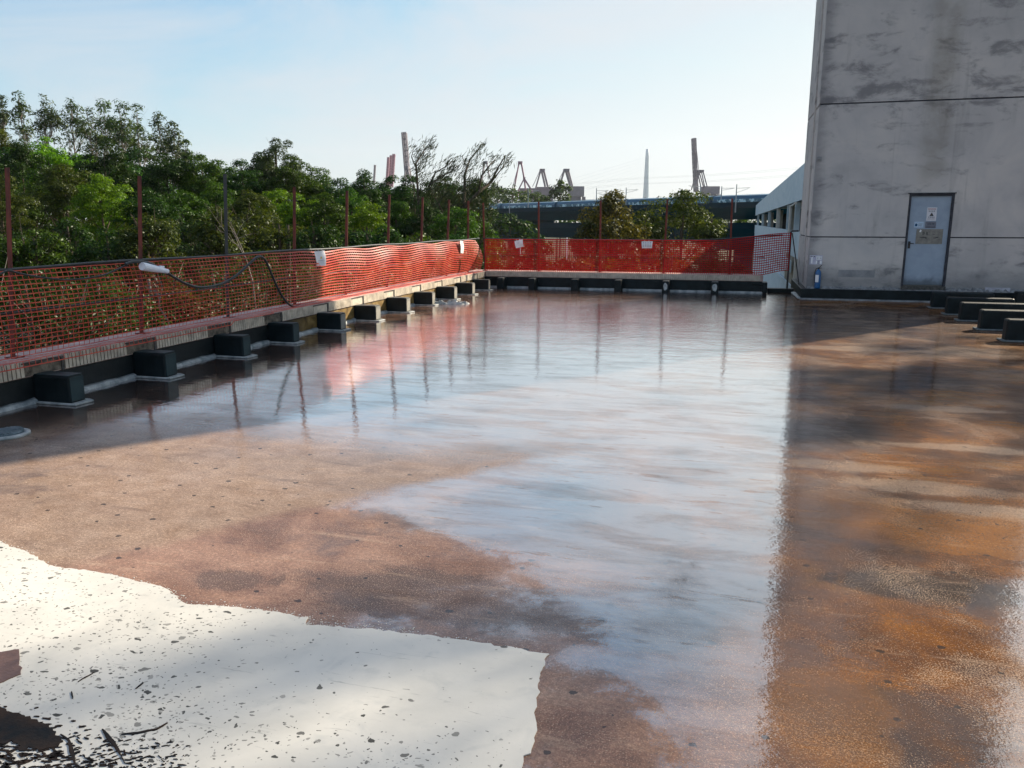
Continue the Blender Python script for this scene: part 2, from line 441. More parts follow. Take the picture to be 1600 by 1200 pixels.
def white_coat_mat():
    t = NT("white_coating")
    P = t.pos()
    n1 = t.noise(P, 1.3, 6, .6, .5); n2 = t.noise(P, 7, 6, .6, .6); n4 = t.noise(P, 45, 4, .6)
    col = t.ramp(n1, [(.3, (.46, .445, .405)), (.6, (.60, .575, .52))])
    col = t.mix(t.mr(n2, .52, .74, 0, .35), col, (.36, .37, .36))
    col = t.mix(t.mr(n4, .6, .8, 0, .2), col, (.45, .43, .40))
    # dirty drops and drag marks, denser toward the bottom-left corner
    sep = t.n("SeparateXYZ"); t.l(P, sep.inputs[0])
    dens = t.math('ADD', t.mr(sep.outputs['Y'], 2.35, 1.75), t.mr(sep.outputs['X'], -1.4, -2.2, 0, .5))
    dens = t.math('MULTIPLY', dens, t.mr(t.noise(P, 3, 3), .35, .6, .15, 1.))
    for scl, k, st in ((14, .20, (1, 1.25, 1)), (30, .22, (1, 1.3, 1)), (9, .10, (.8, 1.5, 1)), (48, .26, (1, 1.3, 1))):
        mpn = t.n("Mapping"); mpn.inputs['Scale'].default_value = st; mpn.inputs['Rotation'].default_value = (0, 0, R(12)); t.l(P, mpn.inputs['Vector'])
        dstv = t.n("MixRGB"); dstv.inputs[0].default_value = .025
        nzc = t.n("TexNoise"); nzc.inputs['Scale'].default_value = 25; t.l(P, nzc.inputs['Vector'])
        dstv.inputs[0].default_value = .05; t.l(mpn.outputs['Vector'], dstv.inputs[1]); t.l(nzc.outputs['Color'], dstv.inputs[2])
        vo = t.n("TexVoronoi", voronoi_dimensions='2D'); vo.inputs['Scale'].default_value = scl; t.l(dstv.outputs[0], vo.inputs['Vector'])
        s2 = t.n("SeparateColor"); t.l(vo.outputs['Color'], s2.inputs[0])
        thr = t.math('MULTIPLY', t.mr(s2.outputs[0], t.math('SUBTRACT', .955, t.math('MULTIPLY', dens, .80)), 1., 0., 1., False), k)
        d = t.math('LESS_THAN', vo.outputs['Distance'], thr)
        col = t.mix(t.math('MULTIPLY', d, t.mr(s2.outputs[1], 0, 1, .45, .95)), col, (.035, .035, .032))
    for sc_, ang, th in (((2.2, 26, 1), 20, .66), ((3, 34, 1), -12, .70), ((9, 9, 1), 0, .70)):
        mpn = t.n("Mapping"); mpn.inputs['Scale'].default_value = sc_; mpn.inputs['Rotation'].default_value = (0, 0, R(ang)); t.l(P, mpn.inputs['Vector'])
        sf = t.noise(mpn.outputs['Vector'], 1.6, 6, .7, .6)
        col = t.mix(t.mr(sf, th - .04, th + .06, 0, .55), col, (.17, .17, .165))
    t.principled(col, t.mr(n1, .3, .7, .5, .75), .15, 0, t.bump(n4, .15, .003))
    return t.m
M_white = white_coat_mat()
M_dirt = simple("dark_mud", (.006, .008, .010), (.030, .018, .012), 9, .7, .15, .3, 60)
M_tar = simple("bitumen_coating", (.002, .005, .006), (.008, .015, .017), 5, .5, .22, .25, 45)
M_pierlit = simple("sunlit_bitumen_face", (.030, .045, .046), (.22, .21, .18), 4, .6, .35, .25, 60)  # pier faces in sun, their brightness put into the colour
def wallmat():
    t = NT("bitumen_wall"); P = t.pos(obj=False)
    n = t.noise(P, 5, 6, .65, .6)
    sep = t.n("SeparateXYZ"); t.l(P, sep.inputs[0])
    far = t.mr(sep.outputs['Y'], 10.2, 11.2)  # sunlit brown painted in past the tower's shadow edge, shaded black before it
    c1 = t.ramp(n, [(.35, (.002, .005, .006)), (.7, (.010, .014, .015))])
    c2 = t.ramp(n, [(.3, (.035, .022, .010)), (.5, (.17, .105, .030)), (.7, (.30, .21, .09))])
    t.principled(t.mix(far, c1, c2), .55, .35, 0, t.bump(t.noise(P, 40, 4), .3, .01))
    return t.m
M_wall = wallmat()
M_fillet = simple("cement_fillet", (.14, .165, .165), (.42, .43, .41), 8, .45, .4, .5, 40)
M_tile = simple("rib_tile", (.33, .29, .23), (.56, .49, .385), 9, .5, .4, .1, 60)
M_grout = simple("dark_grout", (.05, .05, .045), (.12, .11, .10), 20, .9, .1, .2, 60)
M_cap = simple("pink_cap_concrete", (.34, .23, .20), (.55, .40, .35), 6, .75, .2, .3, 50)
M_plaster = simple("rough_plaster", (.06, .05, .04), (.20, .17, .13), 14, .8, .2, .4, 60)
M_rust = simple("rusty_steel", (.06, .010, .007), (.19, .034, .018), 14, .65, .4, .2, 60, scale=(1, 1, .3))
M_darksteel = simple("dark_steel", (.012, .012, .014), (.035, .03, .03), 14, .45, .5, .15, 60)
M_black = simple("black_rubber", (.008, .010, .012), (.022, .028, .030), 10, .4, .5, .05, 60)
def netmat(name, c1, c2, tr):
    t = NT(name); P = t.pos(obj=False)
    col = t.ramp(t.noise(P, 3, 4), [(.3, c1), (.7, c2)])
    d = t.n("BsdfPrincipled"); t.l(col, d.inputs['Base Color']); d.inputs['Roughness'].default_value = .4
    x = t.n("BsdfTranslucent"); t.l(col, x.inputs['Color'])
    m = t.n("MixShader"); m.inputs[0].default_value = tr
    t.l(d.outputs[0], m.inputs[1]); t.l(x.outputs[0], m.inputs[2]); t.l(m.outputs[0], t.out.inputs['Surface'])
    return t.m
M_net = netmat("orange_net_plastic", (.44, .026, .018), (.70, .115, .062), .25)
M_netback = netmat("red_net_plastic", (.50, .004, .010), (.56, .010, .012), .5)
M_paper = simple("white_paper", (.72, .70, .70), (.80, .79, .78), 9, .7, .2, .1, 30)
M_ink = simple("grey_ink", (.25, .20, .22), (.38, .32, .34), 9, .8, .1, 0)
M_inkdark = simple("dark_ink", (.02, .02, .025), (.05, .05, .06), 9, .6, .2, 0)
M_redink = simple("red_ink", (.30, .04, .04), (.38, .08, .07), 9, .6, .2, 0)
M_yellow = simple("yellow_ink", (.75, .48, .08), (.85, .6, .15), 9, .6, .2, 0)
M_board = simple("stained_board", (.17, .16, .14), (.27, .25, .215), 12, .7, .2, .1)
M_bluepaper = simple("blue_notice", (.33, .45, .58), (.50, .60, .70), 30, .5, .3, 0)
M_greynote = simple("grey_notice", (.14, .15, .18), (.20, .20, .23), 30, .6, .2, 0)
M_blue = simple("blue_paint", (.004, .075, .21), (.008, .105, .27), 5, .3, .5, .02)
M_chrome = simple("worn_metal", (.25, .25, .25), (.5, .5, .5), 20, .35, .5, .05, metal=.9)
M_whiteplastic = simple("white_plastic", (.66, .70, .76), (.78, .80, .84), 10, .35, .4, .05)

def tower_mat():
    t = NT("stained_render_wall"); P = t.pos(obj=False)
    sep = t.n("SeparateXYZ"); t.l(P, sep.inputs[0]); X, Y, Z = sep.outputs
    n1 = t.noise(P, .75, 7, .6, .6)
    n2 = t.noise(t.pos((1, 1, 2.2), False), 1.5, 9, .66, .35)
    n3 = t.noise(t.pos((3.2, 3.2, .22), False), 1.4, 6, .6, .5)
    col = t.ramp(n1, [(.28, (.39, .365, .35)), (.48, (.49, .455, .43)), (.72, (.59, .535, .485))])
    # blotchy dark mould patches, wider than tall
    band = t.math('ADD', t.mr(t.math('ABSOLUTE', t.math('SUBTRACT', Z, 4.4)), 0., .9, .07, 0.), t.mr(t.math('ABSOLUTE', t.math('SUBTRACT', Z, 5.2)), 0., .6, .05, 0.))
    mm = t.math('ADD', n2, band)
    col = t.mix(t.mr(mm, .525, .72, 0, .68), col, (.13, .125, .13))
    # vertical runs
    col = t.mix(t.mr(n3, .55, .72, 0, .30), col, (.20, .185, .165))
    # drip stain over the door and dark column streaks at the corner
    run = t.math('MULTIPLY', t.mr(t.math('ABSOLUTE', t.math('SUBTRACT', X, 3.95)), .42, .10), t.mr(Z, 2.2, 2.9))
    run = t.math('MULTIPLY', run, t.mr(t.noise(P, 2.2, 5), .3, .6, .3, 1.))
    col = t.mix(t.math('MULTIPLY', run, .42), col, (.20, .175, .13))
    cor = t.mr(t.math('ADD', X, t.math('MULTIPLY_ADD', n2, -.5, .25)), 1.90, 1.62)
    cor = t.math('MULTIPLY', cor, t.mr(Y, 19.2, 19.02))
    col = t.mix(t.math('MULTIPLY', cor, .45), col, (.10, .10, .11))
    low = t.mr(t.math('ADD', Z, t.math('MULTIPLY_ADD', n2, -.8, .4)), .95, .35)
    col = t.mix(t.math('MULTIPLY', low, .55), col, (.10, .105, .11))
    # the troweled rectangular patch
    t.principled(col, .8, .2, 0, t.bump(t.noise(P, 22, 6, .6), .22, .01))
    return t.m
M_tower = tower_mat()
M_groove = simple("joint_sealant", (.03, .032, .038), (.06, .06, .07), 9, .7, .2, .1)
M_patch = simple("dark_patch_render", (.20, .20, .205), (.30, .295, .29), 5, .8, .2, .2)
def doormat():
    t = NT("blue_grey_door"); P = t.pos(obj=False)
    sep = t.n("SeparateXYZ"); t.l(P, sep.inputs[0])
    n = t.noise(P, 4, 6, .6, .4)
    col = t.ramp(n, [(.3, (.255, .31, .38)), (.7, (.32, .38, .45))])
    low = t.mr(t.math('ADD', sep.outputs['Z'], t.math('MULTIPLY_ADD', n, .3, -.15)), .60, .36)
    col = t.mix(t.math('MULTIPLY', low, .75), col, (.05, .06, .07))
    t.principled(col, .45, .4, 0, t.bump(t.noise(P, 3, 3), .1, .01))
    return t.m
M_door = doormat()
M_wing = simple("pale_painted_concrete", (.46, .56, .62), (.56, .64, .68), 2.5, .7, .3, .05, 30, scale=(1, .3, 1))
M_wingcol = simple("cream_columns", (.50, .48, .44), (.66, .62, .56), 3, .7, .3, .05, 30)
M_dark = simple("dark_interior", (.012, .014, .016), (.03, .03, .03), 3, .8, .2, 0)
M_viaduct = simple("viaduct_concrete", (.001, .030, .048), (.002, .048, .070), .25, .85, .15, .05, 10, scale=(.3, .3, 2))
M_viaduct2 = simple("viaduct_parapet", (.001, .018, .030), (.002, .026, .040), .3, .85, .15, 0)
M_train = simple("train_body", (.005, .065, .12), (.008, .09, .16), .6, .35, .5, 0)
M_trainwin = simple("train_window", (.012, .11, .17), (.40, .62, .70), 1.1, .15, .5, 0, det=2, lo=.5, hi=.62)
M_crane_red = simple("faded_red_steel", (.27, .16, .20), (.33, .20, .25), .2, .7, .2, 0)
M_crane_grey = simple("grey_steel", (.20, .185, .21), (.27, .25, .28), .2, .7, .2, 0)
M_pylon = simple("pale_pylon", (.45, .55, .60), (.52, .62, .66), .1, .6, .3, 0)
M_mast = simple("galvanised_mast", (.25, .28, .29), (.34, .37, .38), 2, .6, .3, 0)
M_ground = simple("earth_ground", (.03, .035, .018), (.07, .065, .035), .15, .95, .1, .1, 2)
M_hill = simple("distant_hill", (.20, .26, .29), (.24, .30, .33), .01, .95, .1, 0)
M_bldg = simple("building_render", (.25, .25, .25), (.35, .34, .33), .8, .8, .2, .1)
M_bark = simple("bark", (.05, .038, .028), (.13, .105, .08), 5, .9, .1, .3, 14, scale=(1, 1, .3))
M_barkpale = simple("pale_bark", (.17, .145, .12), (.30, .26, .22), 5, .85, .1, .3, 14, scale=(1, 1, .3))
L_dark = leafmat("leaf_dark_green", (.005, .018, .004), (.036, .088, .010), .3)
L_mid = leafmat("leaf_mid_green", (.008, .028, .004), (.070, .150, .010), .38)
L_bright = leafmat("leaf_bright_green", (.028, .085, .004), (.150, .290, .008), .45)
L_euc = leafmat("leaf_grey_green", (.016, .036, .013), (.078, .125, .040), .35)
L_olive = leafmat("leaf_olive", (.010, .022, .005), (.080, .108, .015), .4)
L_autumn = leafmat("leaf_autumn", (.022, .014, .004), (.105, .068, .014), .4)
L_fade = leafmat("leaf_fading", (.020, .022, .005), (.125, .110, .018), .4)
L_needle = leafmat("leaf_needle", (.012, .022, .012), (.040, .050, .026), .3)

# ================================================================ setting: ground, floor
rng = np.random.RandomState(7)
random.seed(7)
def sstep(a, b, x):
    t = min(max((x - a) / (b - a), 0), 1); return t * t * (3 - 2 * t)
GZ = -9.0
def terrain(x, y):
    h = GZ + 8.5 * sstep(14, 48, -x) * sstep(-40, 10, y) * (1 - sstep(80, 220, y)) * (1 - sstep(90, 260, -x))
    r = math.hypot(x, y)
    return h + .5 * math.sin(x * .11) * math.cos(y * .09) * (1 if r > 30 else 0)
def build_ground():
    rad = [0, 8, 16, 24, 32, 42, 54, 70, 90, 120, 160, 220, 300, 420, 600, 900, 1400, 2200, 3300]
    n = 72; V = [(0, 0, GZ)]; Fc = []
    for r in rad[1:]:
        for k in range(n):
            a = 2 * math.pi * k / n
            x, y = r * math.cos(a), r * math.sin(a); V.append((x, y, terrain(x, y)))
    for k in range(n): Fc.append((0, 1 + k, 1 + (k + 1) % n))
    for i in range(len(rad) - 2):
        b = 1 + i * n
        for k in range(n): Fc.append((b + k, b + n + k, b + n + (k + 1) % n, b + (k + 1) % n))
    o = MB().add(V, Fc).build("ground", M_ground, smooth=True)
    setp(o, "dark earth ground far below the roof, under the trees", "ground", kind='structure')
build_ground()
FX0, FX1, FY0, FY1 = -6.42, 9.6, -7.0, 20.72
def build_floor():
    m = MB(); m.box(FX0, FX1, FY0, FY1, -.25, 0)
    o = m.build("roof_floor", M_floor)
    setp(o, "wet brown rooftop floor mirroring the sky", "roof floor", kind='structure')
    e = empty("roof_building", (0, 0, GZ), "pale building block whose flat wet roof the picture is taken from", "building")
    m = MB(); m.box(-6.95, 9.8, -7.2, 20.95, -1.0, 8.72); m.build("wall", M_bldg, e)
build_floor()

def fract_poly(pts, amp, step, seed, close=True):
    r = random.Random(seed); out = []
    n = len(pts)
    for i in range(n):
        a = Vector(pts[i]); b = Vector(pts[(i + 1) % n])
        L = (b - a).length; k = max(1, int(L / step)); nr = Vector((-(b - a).y, (b - a).x)).normalized()
        ph = [r.uniform(0, 6.28) for _ in range(4)]
        for j in range(k):
            t = j / k; w = math.sin(math.pi * t) ** .5 if k > 1 else 0
            d = sum(math.sin(t * L * f + ph[q]) * c for q, (f, c) in enumerate(((9, .5), (23, .3), (61, .25), (140, .2)))) + r.uniform(-.5, .5) * .9
            p = a + (b - a) * t + nr * d * amp * w
            out.append((p.x, p.y))
    return out
def build_coatings():
    px = [(0, 846), (40, 862), (85, 886), (140, 893), (200, 905), (262, 922), (292, 945), (350, 948), (430, 957), (482, 966), (478, 978), (560, 984), (640, 991), (740, 1004), (800, 1012), (858, 1023)]
    top = [tuple(onz(*q).xy) for q in px]
    right = [tuple(onz(*q).xy) for q in [(852, 1036), (843, 1065), (836, 1110), (833, 1165), (818, 1182), (816, 1199)]]
    poly = [(-6.0, 3.75), (-4.7, 3.45)] + top + right + [(-.53, 1.6), (-.6, .4), (-3.0, .2), (-6.0, .5)]
    P = fract_poly(poly, .012, .018, 3)
    m = MB(); m.prism(P[::1], .001, .005)
    # crumbs of coating along the worn upper edge
    r = random.Random(5)
    for i in range(len(top) - 1):
        a, b = Vector(top[i]), Vector(top[i + 1]); L = (b - a).length
        dens = 420 if i in (9, 10, 11) else (200 if i >= 4 and i < 13 else 40)
        for _ in range(int(L * dens)):
            p = a + (b - a) * r.random() + Vector((r.uniform(-.004, .004), abs(r.gauss(0, .034 if dens > 400 else .016)) * r.random() * 1.6))
            s = r.uniform(.0010, .0040)
            m.prism([(p.x + s * math.cos(t) * r.uniform(.6, 1.2), p.y + s * math.sin(t) * r.uniform(.6, 1.3)) for t in np.arange(5) * 1.2566], .0004, .0016)
    o = m.build("white_coating", M_white)
    setp(o, "chalky white coating patch with dirty droplets on the near left of the roof", "coating", kind='structure')
    m = MB()
    pb = [tuple(onz(*q).xy) for q in [(-60, 1030), (0, 1022), (30, 1017), (31, 1032), (29, 1042), (35, 1046), (33, 1056), (15, 1063), (0, 1070), (-60, 1085)]]
    m.prism(fract_poly(pb, .004, .012, 8), .0055, .0085)
    o = m.build("brown_patch", simple("damp_brown_patch", (.07, .035, .025), (.14, .075, .055), 12, .4, .5, .2, 80))
    setp(o, "bare brown patch inside the white coating at the left edge", "stain", kind='structure')
    m = MB()
    pd = [tuple(onz(*q).xy) for q in [(-80, 1080), (0, 1106), (30, 1117), (62, 1132), (88, 1146), (96, 1158), (92, 1168), (75, 1172), (60, 1176), (45, 1170), (30, 1176), (18, 1160), (0, 1165), (-80, 1150)]]
    m.prism(fract_poly(pd, .012, .010, 11), .0055, .0090)
    for _ in range(620):
        u = r.random() ** 1.2; q = onz(-20 + 300 * u + r.uniform(-30, 30), 1200 - (95 - 60 * u) * r.random() + 60 * r.random() - 10)
        if q.x > -.9: continue
        s = r.uniform(.0015, .0065) * (1.6 - u); el = r.uniform(1., 3.4); an = R(18 + r.gauss(0, 22))
        pts = []
        for t in np.arange(7) * .8976:
            x = s * el * math.cos(t) * r.uniform(.65, 1.2); y = s * .55 * math.sin(t) * r.uniform(.6, 1.3)
            pts.append((q.x + x * math.cos(an) - y * math.sin(an), q.y + x * math.sin(an) + y * math.cos(an)))
        m.prism(pts, .0052, .0080)
    for path in ([(160, 1142), (172, 1158), (185, 1175), (195, 1195)], [(95, 1150), (108, 1160), (112, 1176), (118, 1200)], [(190, 1150), (215, 1148), (245, 1142), (262, 1132)], [(122, 1068), (135, 1060), (147, 1053)], [(112, 1083), (114, 1094)], [(212, 1079), (224, 1069)]):
        pts = [onz(*q) for q in path]; L = []; Rr = []
        for i, p in enumerate(pts):
            d = (pts[min(i + 1, len(pts) - 1)] - pts[max(i - 1, 0)]).normalized(); w = r.uniform(.003, .007) * (1 if 0 < i < len(pts) - 1 else .3)
            L.append((p.x - d.y * w, p.y + d.x * w)); Rr.append((p.x + d.y * w, p.y - d.x * w))
        m.prism(fract_poly(L + Rr[::-1], .002, .01, 4), .0052, .0082)
    o = m.build("mud_puddle", M_dirt)
    setp(o, "black mud smear with splashes in the bottom left corner", "stain", kind='structure')
build_coatings()

# ================================================================ parapets
WX, CXI = -6.40, -6.375      # wall face, tile face
BY = 20.20
PIERY = [5.87, 7.19, 8.62, 9.86, 11.26, 12.56, 13.91, 15.28, 16.57, 17.85, 19.15]
def tiles(m, p0, along, out, L, z0, z1, step=.047, w=.039, t=.012, skip=()):
    n = int(L / step); p0 = Vector(p0); along = Vector(along); out = Vector(out)
    for i in range(n):
        s = i * step
        if any(a < s < b for a, b in skip): continue
        a = p0 + along * (s + .004); b = p0 + along * (s + w)
        jz = random.uniform(-.002, .002)
        V = []
        for z in (z0 + jz, z1):
            for q in (a, b):
                V.append((q.x, q.y, z)); 
            for q in (b, a):
                qq = q + out * t; V.append((qq.x, qq.y, z))
        m.add(V, [(3, 2, 1, 0), (4, 5, 6, 7), (0, 1, 5, 4), (1, 2, 6, 5), (2, 3, 7, 6), (3, 0, 4, 7)])
def left_parapet():
    e = empty("parapet_wall", (-6.65, 8.0, 0), "low black parapet along the left roof edge with a pinkish ribbed tile coping", "parapet")
    off = Vector((6.65, -8.0, 0))
    def B(m, *a, **k):
        o = m.build(*a, parent=e, **k); o.location = off; return o
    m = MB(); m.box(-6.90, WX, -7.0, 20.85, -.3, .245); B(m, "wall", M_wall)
    m = MB(); m.box(-6.93, -6.392, -7.0, 20.20, .26, .415); m.box(-6.93, -6.392, 20.2, 20.9, .26, .415); B(m, "coping", M_cap)
    m = MB(); m.box(-6.90, -6.42, -7.0, 20.8, .245, .262); B(m, "drip_joint", M_grout)
    sk = [(y - .27 + 7.0 + .15, y + .20 + 7.0 + .15) for y in PIERY]
    m = MB(); tiles(m, (-6.389, -7.0, 0), (0, 1, 0), (1, 0, 0), 27.15, .268, .408, skip=sk); B(m, "tile_facing", M_tile)
    for y in PIERY:
        m = MB(); y0, y1 = y - .10, y + .34
        m.box(-6.391, -6.384, y0, y1, .268, .385)
        B(m, "recess", M_plaster if y < 10.5 else M_tile)  # paler past the shadow edge: sunlight put into the recess colour
        m = MB(); m.box(-6.3915, -6.372, y0 - .02, y1 + .03, .388, .402); m.box(-6.3915, -6.372, y1, y1 + .03, .262, .3875)  # dark strips painting the shade line along recess top and far side
        B(m, "recess_shade_line", M_grout)
    # cement fillet along the wall foot between the piers
    ys = [-7.0] + [v for y in PIERY for v in (y, y + .19)] + [20.1]
    for i in range(0, len(ys), 2):
        a, b = ys[i], ys[i + 1]
        m = MB(); n = max(2, int((b - a) / .12)); V = []; Fc = []
        for k in range(n + 1):
            y = a + (b - a) * k / n; w = .055 + random.uniform(-.012, .014); h = .045 + random.uniform(-.008, .01)
            V += [(WX + .001, y, -.002), (WX + .001, y, h), (WX + w * .6, y, h * .6), (WX + w, y, -.002)]
        for k in range(n):
            for j in range(3):
                q = k * 4 + j; Fc.append((q, q + 1, q + 5, q + 4))
        m.add(V, Fc); B(m, "fillet", M_fillet, smooth=True)
    return e
left_parapet()
def back_parapet():
    e = empty("parapet_wall", (-3, 20.5, 0), "black parapet closing the far end of the roof with a grey ribbed tile band", "parapet")
    off = Vector((3, -20.5, 0))
    def B(m, *a, **k):
        o = m.build(*a, parent=e, **k); o.location = off; return o
    x1 = .68
    m = MB(); m.box(-6.395, x1, BY, 20.72, -.1, .27); B(m, "wall", M_tar)
    m = MB(); m.box(-6.37, x1 + .02, BY + .008, 20.75, .285, .425); B(m, "coping", M_cap)
    m = MB(); m.box(-6.37, x1, BY + .03, 20.7, .27, .285); B(m, "drip_joint", M_grout)
    m = MB(); tiles(m, (-6.36, BY + .005, 0), (1, 0, 0), (0, -1, 0), 7.0, .292, .418, step=.05, w=.04); B(m, "tile_facing", M_tile)
    m = MB(); m.box(x1 + .001, x1 + .13, BY - .02, 20.6, 0, .26); m.box(x1 - .25, x1 + .06, BY - .05, BY - .012, .2, .262); B(m, "end_block", M_tar, bevel=.015)
    m = MB(); n = 60; V = []; Fc = []
    for k in range(n + 1):
        x = -6.3 + 7.0 * k / n; w = .05 + random.uniform(-.012, .012); h = .04
        V += [(x, BY - .001, -.002), (x, BY - .001, h), (x, BY - w * .6, h * .6), (x, BY - w, -.002)]
    for k in range(n):
        for j in range(3):
            q = k * 4 + j; Fc.append((q, q + 4, q + 5, q + 1))
    m.add(V, Fc); B(m, "fillet", M_fillet, smooth=True)
back_parapet()
m = MB(); m.box(9.35, 9.78, -7.0, 20.7, .001, .26)
e = empty("parapet_wall", (9.5, 7, 0), "low plain black parapet along the right roof edge, outside the picture", "parapet"); o = m.build("wall", M_tar, e); o.location = (-9.5, -7, 0)
m = MB(); m.box(9.32, 9.80, -7.0, 20.72, .262, .40); o = m.build("coping", M_cap, e); o.location = (-9.5, -7, 0)
ORD = ["first", "second", "third", "fourth", "fifth", "sixth", "seventh", "eighth", "ninth", "tenth", "eleventh", "twelfth", "thirteenth", "fourteenth", "fifteenth", "sixteenth", "seventeenth", "eighteenth", "nineteenth", "twentieth", "twenty-first", "twenty-second", "twenty-third", "twenty-fourth", "twenty-fifth", "twenty-sixth"]
def pier_proto(mend):
    e = empty("roof_pier", (WX, 0, 0), "black bitumen-coated pier", "pier", "black piers against the left parapet")
    m = MB(); m.box(0.002, .425, 0, .185, -.01, .275); m.build("block", M_tar, e, bevel=.018)
    m = MB(); m.box(.4255, .4315, .012, .173, .03, .262); m.build("end_face", mend, e, bevel=.002)
    m = MB(); m.box(.02, .42, .008, .178, .2755, .281); m.build("top_face", mend, e, bevel=.002)
    m = MB(); m.prism([(.0, -.035), (.43, -.030), (.50, -.025), (.515, .19), (.44, .225), (.0, .215), (.0, .186), (.428, .186), (.434, 0), (0, 0)], .001, .022); m.build("footing", M_fillet, e, bevel=.008)
    return e
M_piershade = simple('shaded_bitumen_face', (.004, .012, .014), (.020, .040, .044), 4, .5, .25, .25, 60)  # same pier faces within the tower's shadow, shade put into the colour
PP = pier_proto(M_piershade); PF = None
for i, y in enumerate(PIERY):
    lab = "%s black pier from the camera along the left parapet" % ORD[i].capitalize()
    if i == 0: PP.location = (WX, y, 0); PP['label'] = lab
    elif i == 4: PF = pier_proto(M_pierlit); PF.location = (WX, y, 0); PF['label'] = lab
    else: copy_thing(PF or PP, (WX, y, 0), rot=(0, 0, R(random.uniform(-1.6, 1.6))), scale=(random.uniform(.95, 1.04), random.uniform(.93, 1.08), random.uniform(.95, 1.05)), label=lab)
bx = [onY(q, 440, 19.8).x for q in (781, 830, 897, 965, 1040, 1117)]
for i, x in enumerate(bx):
    e = empty("roof_pier", (x, BY, 0), ("Black pier under the far parapet, %s from the left" % ORD[i]) + (", with a pale peeled front" if i > 3 else ""), "pier", "small black piers at the far parapet")
    m = MB(); m.box(-.085, .085, -.40, -.002, -.01, .27); m.build("block", M_tar, e, bevel=.018)
    m = MB(); m.box(-.075, .075, -.39, -.01, .2705, .277); m.build("top_face", M_pierlit, e, bevel=.002)
    if i > 3:
        r = random.Random(i); m = MB(); Mx = Matrix.Translation((0, -.4005, .14)) @ Matrix.Rotation(R(90), 4, 'X')
        m.prism([(.062 * math.cos(t) * r.uniform(.7, 1.1), .095 * math.sin(t) * r.uniform(.75, 1.1)) for t in np.arange(11) * .5712], 0, .004, M=Mx); m.build("peeled_patch", M_fillet, e)
# low kerb across the gap between parapet and tower
m = MB(); m.box(.83, 1.44, 20.45, 20.70, -.02, .10); o = m.build("kerb", M_tar, bevel=.01); setp(o, "low dark kerb in the gap between the far parapet and the tower", "kerb")

# ================================================================ fence posts, rails, nets
def post(p0, p1, label, group, w=.05, mat=None):
    e = empty("fence_post", p0, label, "fence post", group)
    d = Vector(p1) - Vector(p0)
    m = MB(); t = .007
    # steel angle: two flanges
    a = Vector((0, 0, 0)); b = d
    V = []
    for p in (a, b):
        for (x, y) in ((0, 0), (w, 0), (w, t), (t, t), (t, w), (0, w)): V.append((p.x + x - w / 2, p.y + y - w / 2, p.z))
    m.add(V, [(5, 4, 3, 2, 1, 0), (6, 7, 8, 9, 10, 11)] + [(i, (i + 1) % 6, 6 + (i + 1) % 6, 6 + i) for i in range(6)])
    m.build("angle_bar", mat or M_rust, e)
    m = MB(); m.box(-.06, .06, -.06, .06, -.004, .008); m.build("base_plate", mat or M_rust, e)
    for k in (.35, .68): MB().tube([(d.x * k - w / 2 - .012, d.y * k, d.z * k), (d.x * k + w / 2 + .004, d.y * k, d.z * k)], .008, 6).build("bolt", M_darksteel, e)
    return e
LP = [((14, 262), (24, 565)), ((220, 275), (223, 520)), ((353, 272), (357, 485)), ((461, 292), (461, 470)), ((543, 298), (541, 455)), ((609, 304), (605, 442)), ((661, 308), (657, 433)), ((702, 312), (698, 425)), ((732, 314), (731, 418))]
desc = {2: "Nearly black leaning fence post, third from the left, the tallest on the left parapet"}
for i, (a, b) in enumerate(LP):
    t = onX(*a, -6.66); bt = onX(*b, -6.66)
    post((-6.66, bt.y, .417), (-6.66, t.y, t.z), desc.get(i, "Rust-red steel fence post, %s from the left along the left parapet" % ORD[i]), "fence posts on the left parapet", mat=M_darksteel if i == 2 else None)
for i, (xt, xb, yt) in enumerate([(755, 758, 317), (842, 842, 315), (939, 937, 313), (1043, 1037, 311), (1144, 1140, 310)]):
    t = onY(xt, yt, 20.45); b = onY(xb, 425, 20.45)
    post((b.x if i else -6.46, 20.45, .427), (t.x if i else -6.5, 20.45, t.z), "Dark rusty fence post, %s from the left along the far parapet" % ORD[i], "fence posts on the far parapet", w=.045)
def rail(pts, name, label, r=.013, mat=None, n=8):
    m = MB(); m.tube(pts, r, n); o = m.build(name, mat or M_black, smooth=True); setp(o, label, "rail"); return o
rail([(-6.64, y, 1.262 + .008 * math.sin(y * 1.9)) for y in np.arange(2.0, 20.6, .5)], "fence_rail", "Black top rail along the left safety net", .018)
rail([(-6.66, y, .84 + .006 * math.sin(y * 1.3)) for y in np.arange(2.0, 20.6, .5)], "fence_rail", "Thin dark middle rail behind the left safety net", .010, M_darksteel)
rail([(x, 20.42, 1.268 - .012 * math.sin((x + 6.5) * .5) + (.13 * sstep(-1, 1.5, x))) for x in np.arange(-6.5, 1.5, .4)], "fence_rail", "Black top rail along the far safety net", .015)
rail([(x, 20.44, .86) for x in np.arange(-6.5, .9, .6)], "fence_rail", "Thin dark middle rail behind the far safety net", .011, M_darksteel)
pT, pB = onY(1236, 362, 20.4), onY(1239, 452, 20.4)
m = MB(); m.box(-.022, .022, -.022, .022, 0, pT.z - .1); m.box(-.05, .05, -.05, .05, -.004, .008); o = m.build("corner_post", M_darksteel); o.location = (pT.x, 20.43, .1)
setp(o, "Black square post ending the far fence beside the tower", "fence post")
br = MB().tube([(pT.x + .03, 20.40, pT.z - .03), (pT.x + .14, 20.30, .85), (pT.x + .25, 20.15, .22), (pT.x + .24, 20.1, .02)], .013, 8).tube([(pT.x, 20.38, pT.z + .015), (pT.x + .17, 20.38, pT.z + .02)], .02, 8)
